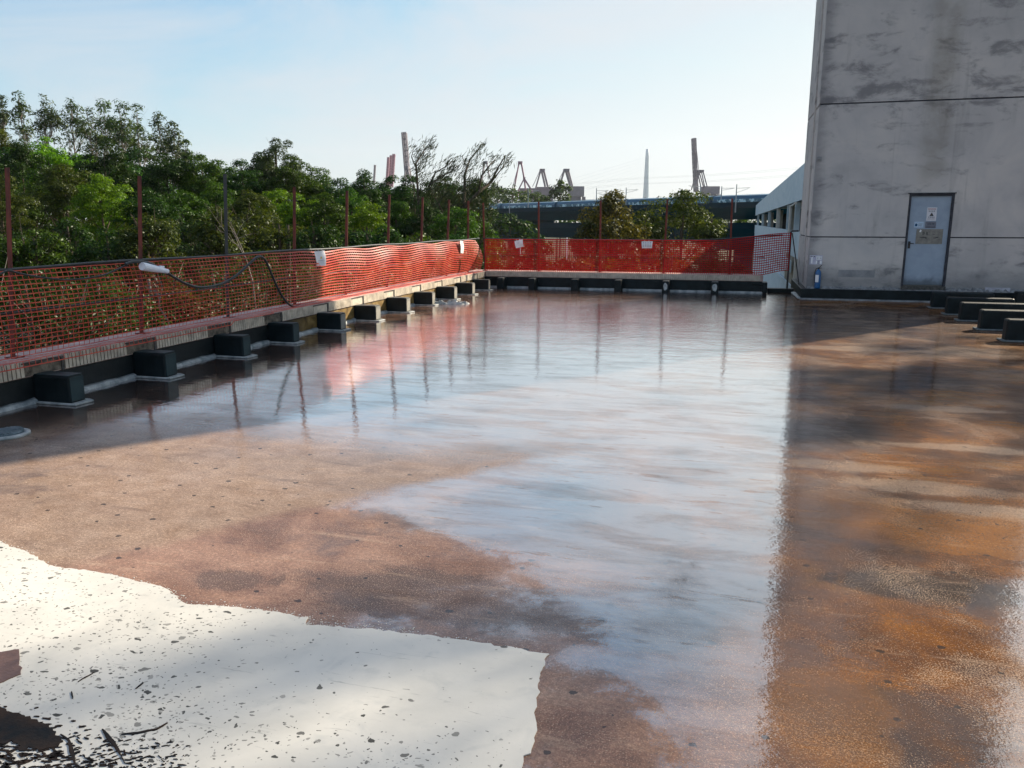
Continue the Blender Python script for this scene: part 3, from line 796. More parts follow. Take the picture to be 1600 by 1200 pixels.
o = br.build("brace_bar", M_darksteel); setp(o, "Thin black diagonal brace between the corner post and the tower foot", "brace")

def ribbon_net(name, U, Vv, fn, wu, wv, th, mat, drop=0.0, seed=0):
    """fn(u, v)->xyz ; strands along u at each v and along v at each u ; box-section strands"""
    r = np.random.RandomState(seed)
    P = np.array([[fn(u, v) for v in Vv] for u in U])           # (nu, nv, 3)
    du = np.gradient(P, axis=0); du /= np.linalg.norm(du, axis=2, keepdims=True) + 1e-9
    dv = np.gradient(P, axis=1); dv /= np.linalg.norm(dv, axis=2, keepdims=True) + 1e-9
    nn = np.cross(du, dv); nn /= np.linalg.norm(nn, axis=2, keepdims=True) + 1e-9
    Q = []
    def strand(A, B, sA, sB, nA, nB, w):
        a0, a1 = A - sA * w / 2, A + sA * w / 2; b0, b1 = B - sB * w / 2, B + sB * w / 2
        ta, tb = nA * th, nB * th
        for q in ((a0, a1, b1, b0), (a0 + ta, b0 + tb, b1 + tb, a1 + ta), (a0, b0, b0 + tb, a0 + ta), (a1, a1 + ta, b1 + tb, b1)):
            Q.append(np.stack(q, axis=-2).reshape(-1, 4, 3))
    strand(P[:-1], P[1:], dv[:-1], dv[1:], nn[:-1], nn[1:], wu[:-1] if hasattr(wu, 'shape') else wu)
    strand(P[:, :-1], P[:, 1:], du[:, :-1], du[:, 1:], nn[:, :-1] * .9, nn[:, 1:] * .9, wv)
    return quads_obj(name, np.concatenate(Q), mat)
def fold(y, z): return .055 * math.sin(y * 1.9 + z * 1.3) + .03 * math.sin(y * 4.3 + 1 + z * 3)
def left_fn(y, v):
    # v 0..1 upright part, 1..1.35 over the coping
    bl = sstep(10.3, 11.6, y)
    if v <= 1:
        z = 1.245 - (1.245 - .44) * v
        z -= (.02 + .014 * math.sin(y * 3.8)) * bl * (1 - v)          # sagging top edge
        z += .018 * math.sin(y * 3.1 + v * 3) * bl * math.sin(math.pi * v)
        belly = math.sin(math.pi * min(v, 1)) ** .8
        x = -6.60 + belly * (.04 + bl * (.05 + .6 * fold(y, v))) + v * .06
        return (x, y + .12 * v * sstep(18, 20, y), z)
    k = v - 1
    xe = -6.368 + (.03 if y < 10 else -.05)
    if k <= .2: return (-6.54 + (xe + 6.54) * k / .2, y, .432 - .004 * math.sin(y * 9))
    return (xe + .008, y, .428 - (k - .2) * (.55 if y < 9 else .1))
Uy = np.arange(2.2, 20.15, .068)
o = ribbon_net("safety_net", Uy, np.concatenate([np.linspace(0, 1, 19), [1.1, 1.2, 1.3]]), left_fn, np.interp(Uy, [10.2, 11.4], [.0100, .020])[:, None, None], .0060, .002, M_net)
setp(o, "Orange plastic mesh barrier hung along the left parapet, folded and sunlit toward its far end", "safety net")
def back_fn(dy, ph):
    def f(x, v):
        rise = .19 * sstep(-.6, 1.3, x)
        z = 1.25 + rise + (.42 - 1.25 - rise + .14 * sstep(.5, 1.3, x)) * v
        return (x, 20.36 + dy + .02 * math.sin(x * 3 + ph) * math.sin(math.pi * v) + .01 * math.sin(x * 9 + v * 6 + ph), z)
    return f
o1 = ribbon_net("safety_net", np.arange(-6.42, 1.28, .052), np.linspace(0, 1, 18), back_fn(0, 0),   .019, .014, .002, M_netback)
setp(o1, "Deep red mesh barrier hung along the far parapet, glowing against the light", "safety net")

# papers and cables hung on the nets
def paper(c, w, h, n, tilt, name, label, marks, group=None):
    e = empty(name, c, label, "paper", group)
    n = Vector(n).normalized(); up = Vector((0, 0, 1)); x = up.cross(n).normalized(); u = n.cross(x)
    Rm = Matrix((x, u, n)).transposed().to_4x4() @ Matrix.Rotation(tilt, 4, 'Z')
    m = MB(); K = 8; V = []; Fc = []
    for zz in (0, .0015):
        for i in range(K + 1):
            for j in range(K + 1):
                a, b = i / K - .5, j / K - .5
                V.append(Rm @ Vector((a * w * (1 + .1 * b), b * h, zz + .012 * math.sin(a * 5 + b * 2) + .008 * math.cos(b * 6))))
    N2 = (K + 1) ** 2
    for s in (0, 1):
        for i in range(K):
            for j in range(K):
                q = s * N2 + i * (K + 1) + j
                f = (q, q + K + 1, q + K + 2, q + 1); Fc.append(f if s else f[::-1])
    m.add([tuple(v) for v in V], Fc); m.build("sheet", M_paper, e, smooth=True)
    for nm, mt, rects in marks:
        m = MB()
        for (a0, a1, b0, b1) in rects:
            vv = []
            for (a, b) in ((a0, b0), (a1, b0), (a1, b1), (a0, b1)):
                vv.append(tuple(Rm @ Vector((a * w * (1 + .1 * b), b * h, .0022 + .012 * math.sin(a * 5 + b * 2) + .008 * math.cos(b * 6)))))
            m.add(vv, [(0, 1, 2, 3)])
        m.build(nm, mt, e)
    for sx in (-.22, .18):
        MB().tube([Rm @ Vector((sx * w, h * .5 + dz, .006 + dd)) for dz, dd in ((-.02, .004), (.0, .016), (.025, .0), (.012, -.025))], .003, 5).build("tie", M_whiteplastic, e)
    return e
p = onX(501, 404, -6.50)
paper(p, .20, .245, (1, -.35, 0), .05, "notice_sheet", "White paper notice with a yellow triangle tied to the left net", [("symbol", M_yellow, [(-.08, .12, .0, .05), (-.04, .08, .05, .11), (0, .04, .11, .16)]), ("text_line", M_ink, [(-.35, .35, .38, .40)]), ("text_line", M_ink, [(-.3, .33, -.14, -.12)])])
p = onX(722, 386, -6.50)
paper(p, .26, .30, (1, .1, 0), -.08, "notice_sheet", "Crumpled white paper near the far end of the left net", [])
p = onY(811, 381, 20.33)
paper(p, .23, .19, (-.1, -1, 0), .22, "notice_sheet", "Tilted white paper on the far net close to the corner", [("text_line", M_ink, [(-.12, .08, .11, .15)])])
m = MB(); q = onY(813, 387, 20.32); m.tube([q, q + Vector((.0, 0, -.09)), q + Vector((.005, 0, -.17))], .006, 5); o = m.build("tie_string", M_whiteplastic); setp(o, "White string hanging below the tilted paper on the far net", "string")
p = onY(1011, 382.5, 20.33)
rc = [(-.42 + c * .22, -.27 + c * .22, .28 - r_ * .2, .36 - r_ * .2) for c in range(4) for r_ in range(4)]
paper(p, .265, .17, (0, -1, 0), .02, "notice_sheet", "White printed sheet with rows of marks on the middle of the far net", [("text_line", M_ink, [q]) for q in rc])
m = MB(); q = onY(886, 371, 21.6); m.tube([q, q + Vector((0, 0, -.6))], .018, 6); m.tube([q + Vector((-.07, 0, -.06)), q + Vector((.09, 0, -.05))], .008, 5); o = m.build("stake", M_whiteplastic); setp(o, "Thin white stake standing just behind the far net", "stake")
def cable(px, X_, r, label, name="cable", n=40):
    P = [onX(a, b, X_ + (c[0] if c else 0)) for a, b, *c in px]
    # catmull-rom
    out = []
    Q = [P[0]] + P + [P[-1]]
    for i in range(1, len(Q) - 2):
        for k in range(8):
            t = k / 8; a, b, c, d = Q[i - 1], Q[i], Q[i + 1], Q[i + 2]
            out.append(.5 * ((2 * b) + (c - a) * t + (2 * a - 5 * b + 4 * c - d) * t * t + (-a + 3 * b - 3 * c + d) * t ** 3))
    out.append(P[-1])
    m = MB(); m.tube(out, r, 8); o = m.build(name, M_black, smooth=True); setp(o, label, "cable"); return o
cable([(196, 413), (210, 409), (232, 411), (250, 420), (270, 432), (292, 444), (315, 449), (345, 444), (370, 430), (392, 410), (404, 401), (414, 406), (423, 425), (433, 448), (446, 470), (458, 479), (467, 479.5)], -6.50, .017, "Thick black cable looping down and up over the left net")
cable([(-20, 434), (0, 428), (14, 423), (34, 428), (70, 434), (110, 437), (160, 430), (198, 414)], -6.54, .009, "Thin black cable trailing from the sleeve toward the left edge")
a, b = onX(222, 416, -6.47), onX(262, 424, -6.47)
m = MB(); m.tube([a, a.lerp(b, .15), a.lerp(b, .6), b], [.046, .047, .037, .026], 14); m.tube([a.lerp(b, .68) + Vector((0, 0, .03)), a.lerp(b, .86) + Vector((0, 0, .042))], [.02, .012], 8)
o = m.build("cable_sleeve", M_whiteplastic, smooth=False); setp(o, "White plastic sleeve wrapped around the cable on top of the left net", "sleeve")

# ================================================================ stuff lying on the roof
def rubble(c, label):
    e = empty("cement_pile", c, label, "rubble"); r = random.Random(3)
    for k, (dx, dy, L, W, H) in enumerate([(-.15, -.12, .42, .10, .07), (.12, .0, .45, .12, .08), (.3, .12, .25, .1, .05)]):
        m = MB(); n, q = 14, 7; V = []; Fc = []
        for i in range(n + 1):
            for j in range(q + 1):
                a, b = i / n - .5, j / q - .5
                V.append((dx + a * L + r.uniform(-.008, .008), dy + b * W + a * .1 + r.uniform(-.008, .008), max(-.002, H * (1 - (2 * a) ** 2) * (1 - (2 * b) ** 2) * (1 + r.uniform(-.4, .4)))))
        for i in range(n):
            for j in range(q): w = i * (q + 1) + j; Fc.append((w, w + q + 1, w + q + 2, w + 1))
        m.add(V, Fc); m.build("lump", M_fillet, e)
rubble(onz(700, 475), "Flattened pile of whitish cement droppings beside the left piers")
c = onz(10, 680)
e = empty("floor_drain", c, "Round ribbed drain cover in a pale cement ring at the left edge", "drain")
m = MB(); prof = [(.175, -.002), (.172, .018), (.15, .024), (.128, .02), (.126, .004)]; m.lathe(prof[:], 28); m.build("ring", M_fillet, e, smooth=True)
m = MB()
for k in range(9): 
    x = -.105 + k * .026; h = math.sqrt(max(0, .122 ** 2 - x * x)); m.box(x - .007, x + .007, -h, h, .022, .034 + .012 * (1 - (x / .13) ** 2))
m.lathe([(.125, .018), (.125, .03), (.112, .034), (.112, .024)], 24); m.build("grate", simple("drain_iron", (.05, .09, .11), (.14, .18, .20), 20, .4, .5, .1), e)

# roof beams (equipment plinths) on the right
BEAMS = [17.48, 16.33, 15.33, 14.11, 12.82]
e = empty("roof_beam", (3.87, BEAMS[0], 0), "Farthest of the five long black plinths beside the tower", "plinth", "long black plinths on the right of the roof")
m = MB(); m.box(0, 1.10, 0, .20, -.01, .325); m.build("block", M_tar, e, bevel=.028)
m = MB(); m.prism([(-.055, -.05), (1.15, -.045), (1.15, .25), (-.05, .245)], .001, .024); m.build("footing", simple("dark_fillet", (.06, .075, .08), (.16, .18, .18), 8, .4, .4, .4, 40), e, bevel=.01)
for i, y in enumerate(BEAMS[1:]):
    copy_thing(e, (3.88 - .01 * i, y, 0), label=["Fourth black plinth from the camera, second row back from the tower", "Middle one of the five long black plinths", "Second black plinth from the camera, its top edge catching light", "Nearest black plinth, cut by the right edge of the picture"][i])
e2 = copy_thing(e, (5.52, 18.05, 0), label="Black plinth close to the tower wall at the right edge, apart from the other five", group="")
del e2['group']

# ================================================================ tower
TX0, TX1, TY, TH = 1.60, 6.60, 19.0, 17.5
def tower():
    e = empty("stair_tower", (TX0, TY, 0), "Tall windowless grey rendered tower with a blue steel door on the right", "tower")
    off = Vector((-TX0, -TY, 0))
    def B(m, *a, par=None, **k):
        o = m.build(*a, parent=par or e, **k)
        if par is None: o.location = off
        return o
    m = MB()
    m.box(TX0 + .07, TX1, TY + .07, 22.1, -1, TH)
    zs = [.0, 1.363, 1.390, 4.175, 4.205, 7.0, 7.03, 10.0, 10.03, 13., 13.03, TH + .1]
    dx0, dx1, dz1 = 3.545, 4.425, 2.295
    for i in range(0, len(zs), 2):
        z0, z1 = zs[i], zs[i + 1]
        def seg(a, b, c, d):
            if d - c > .001: m.box(a, b, TY, TY + .0685, c, d)
        if z0 < dz1:
            seg(TX0, dx0, z0, z1); seg(dx1, TX1, z0, z1)
            if z1 > dz1: seg(dx0, dx1, max(z0, dz1), z1)
        else: seg(TX0, TX1, z0, z1)
        m.box(TX0, TX0 + .0685, TY + .069, 22.1, z0, z1)
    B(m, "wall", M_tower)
    for z0, z1 in zip(zs[1:-1:2], zs[2::2]):
        m = MB()
        if z0 < dz1:
            m.box(TX0 + .02, dx0 - .002, TY + .012, TY + .068, z0 + .001, z1 - .001); m.box(dx1 + .002, TX1 - .02, TY + .012, TY + .068, z0 + .001, z1 - .001)
        else: m.box(TX0 + .02, TX1 - .02, TY + .012, TY + .068, z0 + .001, z1 - .001)
        m.box(TX0 + .02, TX0 + .068, TY + .0681, 22.0, z0 + .001, z1 - .001)
        B(m, "joint", M_groove)
    # corner pilaster strip on the side face
    m = MB(); m.box(TX0 - .03, TX0 - .002, TY + .9, TY + 1.0, .3, TH - .02); B(m, "side_strip", M_tower)
    # door
    d = empty("door", (dx0 - TX0, 0, 0)); d.parent = e
    w, h0, h1 = dx1 - dx0, .335, dz1
    m = MB(); m.box(.045, w - .05, .030, .062, h0 + .02, h1 - .05); m.build("leaf", M_door, d, bevel=.004)
    m = MB(); m.box(.002, .044, -.008, .064, h0, h1 - .002); m.box(w - .049, w - .002, -.008, .064, h0, h1 - .002); m.box(.0445, w - .0495, -.008, .064, h1 - .049, h1 - .002); m.box(-.03, w + .02, -.03, .02, h1 - .001, h1 + .018); m.build("frame", M_groove, d)
    m = MB(); m.box(.070, .115, .018, .030, 1.14, 1.29); m.tube([(.092, .02, 1.25), (.092, -.035, 1.25), (.17, -.035, 1.245)], .010, 8); m.build("handle", M_darksteel, d)
    m = MB()
    for z in (.65, 1.95): m.tube([(w - .045, .012, z), (w - .045, .012, z + .14)], .014, 8)
    m.build("hinge", M_darksteel, d)
    m = MB(); m.box(.0, w, -.06, .066, .255, h0 - .002); m.build("threshold", M_grout, d)
    # plinth with ledge crust
    m = MB(); m.box(TX0 - .12, TX1 + .1, TY - .15, TY - .001, -.01, .235); m.box(TX0 - .12, TX0 - .001, TY, 22.2, -.01, .235); B(m, "skirting", M_tar, bevel=.01)
    m = MB(); n = 120; V = []; Fc = []; r = random.Random(4)
    for k in range(n + 1):
        x = TX0 + .02 + (TX1 - TX0) * k / n; hh = .26 + (r.random() ** 2) * .05 * (1 if 1.0 < x - TX0 < 5 and not 1.9 < x - TX0 < 2.9 else .25); ww = .045 + r.random() * .05
        V += [(x, TY - .0005, hh + .02), (x, TY - ww * .5, hh), (x, TY - ww - .03, .2355)]
    for k in range(n):
        for j in range(2): q = k * 3 + j; Fc.append((q, q + 1, q + 4, q + 3))
    m.add(V, Fc); B(m, "ledge_crust", simple("grey_crust", (.10, .10, .10), (.26, .26, .255), 12, .8, .2, .5, 60), smooth=True)
    m = MB(); n = 60; V = []; Fc = []
    for k in range(n + 1):
        x = TX0 - .14 + (TX1 - TX0 + .2) * k / n; wd = .05 + r.uniform(-.01, .01); V += [(x, TY - .151, -.002), (x, TY - .151, .035), (x, TY - .15 - wd, -.002)]
    for k in range(n):
        for j in range(2): q = k * 3 + j; Fc.append((q, q + 3, q + 4, q + 1))
    m.add(V, Fc); B(m, "front_fillet", simple("wet_fillet", (.14, .15, .15), (.32, .33, .32), 8, .4, .4, .4, 40), smooth=True)
    m = MB(); m.prism([(TX0 - .121, TY - .20), (TX0 - .19, TY - .19), (TX0 - .24, TY + 1.2), (TX0 - .121, TY + 1.3)], .001, .05); B(m, "side_fillet", M_fillet, bevel=.02)
    m = MB(); m.box(2.25, 3.0, TY - .004, TY + .003, .50, .66); B(m, "render_patch", M_patch)
    m = MB(); m.box(TX0 + .02, TX0 + .12, TY - .012, TY + .002, 3.0, 3.10); m.lathe([(.03, 0), (.03, .02)], 10, (TX0 + .07, TY - .02, 3.04)); B(m, "wall_fitting", M_patch)
    # parapet crown out of view
    m = MB(); m.box(TX0 - .05, TX1 + .05, TY - .05, 22.15, TH + .1, TH + .35); B(m, "roof_slab", M_tower)
tower()
def sign(px0, py0, px1, py1, Y, name, label, mat, marks, th=.003, shear=0):
    a = onY(px0, py1, Y); b = onY(px1, py0, Y); w, h = b.x - a.x, b.z - a.z
    e = empty(name, (a.x, Y, a.z), label, "sign")
    m = MB(); m.box(0, w, -th, 0, 0, h); m.build("plate", mat, e)
    for nm, mt, polys in marks:
        m = MB()
        for pl in polys:
            V = [(x * w, -th - .0008, z * h) for x, z in pl]; V2 = [(x * w, -th - .0002, z * h) for x, z in pl]; n = len(pl)
            m.add(V + V2, [tuple(range(n)), tuple(range(2 * n - 1, n - 1, -1))])
        m.build(nm, mt, e)
    return e
def rect(x0, x1, z0, z1): return [(x0, z0), (x1, z0), (x1, z1), (x0, z1)]
def glyph(x, z, w, h, r):
    out = []
    for k in range(3):
        zz = z + h * (k + .2) / 3; out.append(rect(x + w * r.uniform(0, .2), x + w * r.uniform(.7, 1), zz, zz + h * .12))
    for k in range(2):
        xx = x + w * (.25 + .4 * k + r.uniform(-.1, .1)); out.append(rect(xx, xx + w * .13, z + h * r.uniform(0, .2), z + h * r.uniform(.8, 1)))
    return out
rs = random.Random(12)
DY = TY + .029
gl1 = [g for i in range(4) for g in glyph(.17 + i * .17, .66, .13, .12, rs)]; gl2 = [g for i in range(4) for g in glyph(.17 + i * .18, .20, .12, .13, rs)]
sign(1447, 324, 1464.5, 345, DY, "warning_sign", "White warning sign with a black triangle on the upper part of the blue door", simple("sign_white", (.55, .54, .56), (.66, .64, .66), 20, .4, .4, 0),
     [("heading", M_redink, [rect(.10 + i * .1, .17 + i * .1, .85, .91) for i in range(8)]), ("lettering", M_inkdark, gl1 + gl2 + [rect(.1, .88, .12, .14)]), ("triangle", M_inkdark, [[(.28, .36), (.72, .36), (.5, .62)]]), ("bolt_mark", M_yellow, [[(.46, .39), (.53, .46), (.49, .46), (.53, .56), (.45, .475), (.49, .475)]])])
sign(1428, 346.5, 1443.5, 355.5, DY, "notice_plate", "Small pale blue notice left of the warning sign on the door", M_bluepaper, [("picture", simple("navy_ink", (.01, .05, .12), (.02, .09, .2), 9, .6, .2, 0), [[(.08, .25), (.30, .2), (.36, .5), (.2, .75), (.1, .6)]]), ("lettering", M_inkdark, [rect(.45, .9, .6, .66), rect(.45, .82, .42, .47), rect(.45, .88, .25, .3)])])
sign(1445, 346.2, 1463, 356.5, DY, "notice_plate", "Grey lettered notice directly under the warning sign", M_greynote, [("lettering", M_inkdark, [g for i in range(5) for g in glyph(.2 + i * .13, .5, .1, .3, rs)] + [rect(.1, .95, .12, .2)])])
sign(1430, 358, 1474, 381, DY, "cardboard_plate", "Stained beige board with worn dark lettering across the middle of the door", M_board, [("lettering", M_inkdark, [g for i in range(2) for g in glyph(.22 + i * .13, .62, .11, .2, rs)] + [rect(.16, .28, .40, .44), rect(.26, .36, .42, .47), rect(.36, .40, .36, .44), rect(.66, .76, .38, .42), rect(.74, .84, .42, .47), rect(.62, .70, .64, .67)]), ("sticker", M_paper, [[(.10, .80), (.17, .79), (.19, .92), (.13, .97)]])], th=.006)
sign(1264.5, 399, 1285.5, 413, TY - .001, "safety_notice", "Mauve and white safety notice on the tower wall above the extinguisher", simple("notice_mauve", (.40, .38, .48), (.55, .54, .60), 12, .5, .3, 0),
     [("panel", M_paper, [rect(.12, .24, .1, .8), rect(.5, .95, .5, .9), rect(.5, .62, .08, .42), rect(.80, .95, .08, .42)]), ("pictogram", M_inkdark, [[(.56, .65), (.66, .62), (.64, .78)], [(.8, .65), (.9, .62), (.88, .82)], rect(.64, .68, .05, .42), rect(.74, .77, .05, .42), rect(.04, .22, .84, .9), rect(.3, .42, .82, .9)] + [rect(.03, .07, .1 + i * .15, .17 + i * .15) for i in range(4)])])
# fire extinguisher, blue
def extinguisher():
    c = onY(1277, 445, TY - .07); bz = .245
    e = empty("fire_extinguisher", (c.x, TY - .075, bz), "Blue fire extinguisher with a white label standing on the tower ledge", "extinguisher")
    r = .062; m = MB()
    m.lathe([(.050, 0), (.060, .008), (r, .03), (r, .33), (.056, .37), (.038, .40), (.018, .415), (.018, .43)], 24); m.build("cylinder", M_blue, e, smooth=True)
    m = MB(); m.lathe([(.022, .43), (.024, .445), (.016, .46)], 12); m.tube([(0, 0, .455), (.02, -.01, .475), (.06, -.03, .515)], .008, 6); m.tube([(0, 0, .448), (.06, -.03, .455)], .007, 6); m.build("valve_handle", M_black, e)
    m = MB(); m.tube([(-.018, 0, .45), (-.05, -.01, .44), (-.072, -.01, .36), (-.070, -.01, .2), (-.066, -.012, .12)], .009, 8); m.build("hose", M_black, e, smooth=True)
    m = MB(); n = 8; V = []; Fc = []
    for i in range(n + 1):
        t = R(205 + i * 75 / n)
        for z in (.14, .30): V.append(((r + .001) * math.cos(t), (r + .001) * math.sin(t), z))
    for i in range(n): q = i * 2; Fc.append((q, q + 2, q + 3, q + 1))
    m.add(V, Fc); m.build("label_sticker", M_paper, e)
extinguisher()
c = onY(1560, 446, TY - .05)
m = MB(); m.box(-.24, .24, 0, .03, 0, .075, M=Matrix.Rotation(R(-14), 4, 'X')); o = m.build("loose_slab", simple("pale_slab", (.30, .29, .32), (.40, .39, .42), 9, .8, .2, .3), bevel=.006); o.location = (c.x, TY - .045, .26); setp(o, "Pale broken slab leaning on the tower foot at the right", "slab")

# ================================================================ neighbouring wing with columns
def wing():
    XW = 2.6
    y0 = 23.0; yf = onX(1180, 340, XW).y
    zt = onX(1250, 262, XW).z; zb = onX(1250, 313, XW).z; zs = onX(1183, 352, XW).z
    # sill height from two photo points
    s1 = onX(1240, 362, XW).z; zsill = (s1 + zs) / 2; zlow = onX(1235, 378, XW).z
    e = empty("side_building", (XW, y0, GZ), "Pale blue two-storey gallery building with open columned floor beyond the tower", "building")
    off = Vector((-XW, -y0, -GZ))
    def B(m, *a, **k):
        o = m.build(*a, parent=e, **k); o.location = off; return o
    m = MB(); m.box(XW, XW + .35, y0, yf, zb, zt); m.box(XW + .36, XW + 9, y0, yf, zt - .5, zt - .05); B(m, "fascia", M_wing)
    m = MB(); m.box(XW + .1, XW + .3, 30, yf - 8, zt + .003, zt + .12); B(m, "roof_upstand", M_wing)
    m = MB(); m.box(XW + .02, XW + .3, y0, yf, zsill - 1.15, zsill); B(m, "balcony_wall", M_wing)
    m = MB(); m.box(XW + 3.4, XW + 3.6, y0, yf, zsill - 6, zb + .1); m.box(XW + .31, XW + 3.39, y0, yf, zsill - 1.2, zsill - 1.0); B(m, "inner_wall", M_dark)
    for i, px in enumerate((1182.5, 1189.5, 1199, 1212, 1228, 1240)):
        y = onX(px, 345, XW).y
        m = MB(); m.box(XW + .04, XW + .28, y, y + .32, zsill + .002, zb - .002); B(m, "column", M_wing if i != 3 else M_wingcol)
        m = MB(); m.box(XW + .9, XW + 1.3, y + .7, y + 1.1, zsill - 1, zb + .1); B(m, "inner_column", M_wingcol)
    m = MB(); 
    y = onX(1240, 345, XW).y
    m.tube([(XW - .16, y + .1, zsill - .1), (XW - .16, y + .1, zb - .15)], .07, 10); m.tube([(XW - .16, y + .1, zb - .2), (XW - .16, y - 3.2, zb - .12)], .05, 8); B(m, "drain_pipe", M_wingcol)
    # storey below: pale wall with an external stair band running down to the right
    m = MB(); m.box(XW + .05, XW + .3, y0 + 22, yf, GZ, zsill - 1.16); B(m, "lower_wall", M_wing)
    for y in np.arange(y0 + 1.5, y0 + 22, 3.4):
        m = MB(); m.box(XW + .04, XW + .30, y, y + .35, GZ, zsill - 1.151); B(m, "lower_column", M_wingcol)
    a1, b1 = onX(1188, 376, XW), onX(1236, 408, XW); a2, b2 = onX(1196, 405, XW), onX(1248, 458, XW)
    m = MB()
    for (a, b, h) in ((a1, b1, .55), (a2, b2, .16)):
        V = []
        for x in (XW - .06, XW + .03):
            for p in (a, b): V += [(x, p.y, p.z), (x, p.y, p.z - h)]
        m.add(V, [(0, 1, 3, 2), (4, 6, 7, 5), (0, 2, 6, 4), (1, 5, 7, 3), (0, 4, 5, 1), (2, 3, 7, 6)])
    B(m, "stair_stringer", M_wing)
    m = MB(); V = []
    for x in (XW - .02, XW + .029):
        for p in (a2, b2): V += [(x, p.y, p.z - .17), (x, p.y, GZ)]
    m.add(V, [(0, 1, 3, 2), (4, 6, 7, 5), (0, 2, 6, 4), (1, 5, 7, 3), (0, 4, 5, 1), (2, 3, 7, 6)]); B(m, "stair_wall", M_wing)
wing()

# ================================================================ viaduct, train, masts
VA, VB = at(760, 347, 190), at(1190, 347, 122)
VA.z = VB.z = 0
vd = (VB - VA).normalized(); vn = Vector((-vd.y, vd.x, 0))
if vn.y < 0: vn = -vn            # away from the camera
S0, S1 = -160, 260
def vbox(m, s0, s1, n0, n1, z0, z1, mi=0):
    V = [tuple(VA + vd * s + vn * n + Vector((0, 0, z))) for z in (z0, z1) for n in (n0, n1) for s in (s0, s1)]
    m.add(V, [(0, 2, 3, 1), (4, 5, 7, 6), (0, 1, 5, 4), (2, 6, 7, 3), (0, 4, 6, 2), (1, 3, 7, 5)], mi)
def viaduct(name, label, ztop, zpar, zbot, n0, wid, pier_s):
    e = empty(name, tuple(VA + vn * n0), label, "viaduct"); off = -Vector(e.location)
    def B(m, *a, **k):
        o = m.build(*a, parent=e, **k); o.location = off; return o
    m = MB(); vbox(m, S0, S1, n0, n0 + .4, zpar, ztop); vbox(m, S0, S1, n0 + wid - .4, n0 + wid, zpar, ztop - .3); B(m, "parapet_band", M_viaduct2)
    m = MB()
    for s in np.arange(S0, S1, 12.0):
        P = [(n0 + .05, zpar - .01), (n0 + 1.6, zbot), (n0 + wid - 1.6, zbot), (n0 + wid - .05, zpar - .01)]
        V = []
        for ss in (s + .03, s + 11.97): V += [tuple(VA + vd * ss + vn * n + Vector((0, 0, z))) for n, z in P]
        m.add(V, [(0, 1, 2, 3), (7, 6, 5, 4), (0, 4, 5, 1), (1, 5, 6, 2), (2, 6, 7, 3), (3, 7, 4, 0)])
    B(m, "deck", M_viaduct)
    for s in pier_s:
        m = MB(); vbox(m, s - 1.1, s + 1.1, n0 + wid / 2 - 1.1, n0 + wid / 2 + 1.1, GZ - .5, zbot - .02); vbox(m, s - 1.5, s + 1.5, n0 + 1.4, n0 + wid - 1.4, zbot - 1.2, zbot - .01); B(m, "pier", M_viaduct)
    return e
viaduct("railway_viaduct", "Dark blue-grey railway viaduct carrying the blue train across the background", 4.75, 3.9, 2.1, 0, 10, np.arange(-130, 260, 36))
viaduct("road_viaduct", "Lower dark viaduct deck running just beneath the railway one", 1.62, .6, -1.6, 2.5, 13, np.arange(-146, 260, 36))
def train():
    e = empty("metro_train", tuple(VA + vn * 3 + Vector((0, 0, 4.0))), "Blue metro train passing along the top of the viaduct", "train"); off = -Vector(e.location)
    s = -64.0; k = 0
    while s < 190:
        L = 22.0
        m = MB(); P = [(3, 4.0), (3, 5.35), (3.3, 5.85), (4.4, 6.05), (5.5, 5.85), (5.8, 5.35), (5.8, 4.0)]
        V = []
        for ss in (s, s + L - .8): V += [tuple(VA + vd * ss + vn * n + Vector((0, 0, z))) for n, z in P]
        n = len(P); m.add(V, [tuple(range(n)), tuple(range(2 * n - 1, n - 1, -1))] + [(i, i + n, (i + 1) % n + n, (i + 1) % n) for i in range(n)])
        c = m.build("carriage", M_train, e); c.location = off
        m = MB()
        vbox(m, s + 1.0, s + 20.2, 2.985, 2.999, 4.78, 5.34)
        w_ = m.build("window_band", M_trainwin, c)
        s += L; k += 1
train()
def mast(px, ytop, ybot, n, label, arm=1, both=False):
    D0 = 190 + (122 - 190) * (px - 760) / 430.
    # place on the viaduct line at this bearing
    d = ray(px, 347); d = Vector((d[0], d[1], 0)).normalized()
    A = VA + vn * n; det = d.x * (-vd.y) + vd.x * d.y
    tt = (A.x * (-vd.y) + vd.x * A.y) / det
    p = d * tt; D = p.dot(Vector(_fh))
    zt = at(px, ytop, D).z; zb = at(px, ybot, D).z
    e = empty("catenary_mast", (p.x, p.y, zb), label, "mast", "masts along the railway viaduct")
    h = zt - zb; m = MB(); m.tube([(0, 0, 0), (0, 0, h)], [.11, .07], 8); m.build("pole", M_mast, e)
    m = MB(); q = vn * 3.0 * arm
    m.tube([(0, 0, h * .86), (q.x, q.y, h * .90)], .04, 6); m.tube([(0, 0, h * .70), (q.x * .9, q.y * .9, h * .87)], .03, 6); m.build("arm", M_mast, e)
    return p, zt
MP = []
for i, (px, yt, yb, n) in enumerate([(796, 315, 342, -.3), (825, 294, 325, 1.2), (931, 294, 322, 1.2), (952, 301, 322, 8.6), (977, 293, 320, 1.2), (1092, 288, 314, 8.6), (1125, 291, 312, 1.2), (1148, 288, 332, -.3)]):
    MP.append(mast(px, yt, yb, n, "%s overhead-line mast from the left along the railway viaduct" % ORD[i].capitalize(), 1 if n < 5 else -1))
m = MB()
for (n, z) in ((4.4, 9.9), (4.4, 8.9), (7.2, 9.9), (7.2, 8.9)):
    pts = [VA + vd * s + vn * n + Vector((0, 0, z - .35 * math.sin(math.pi * ((s % 45) / 45)))) for s in np.arange(20, 200, 7.5)]
    m.tube(pts, .008, 4)
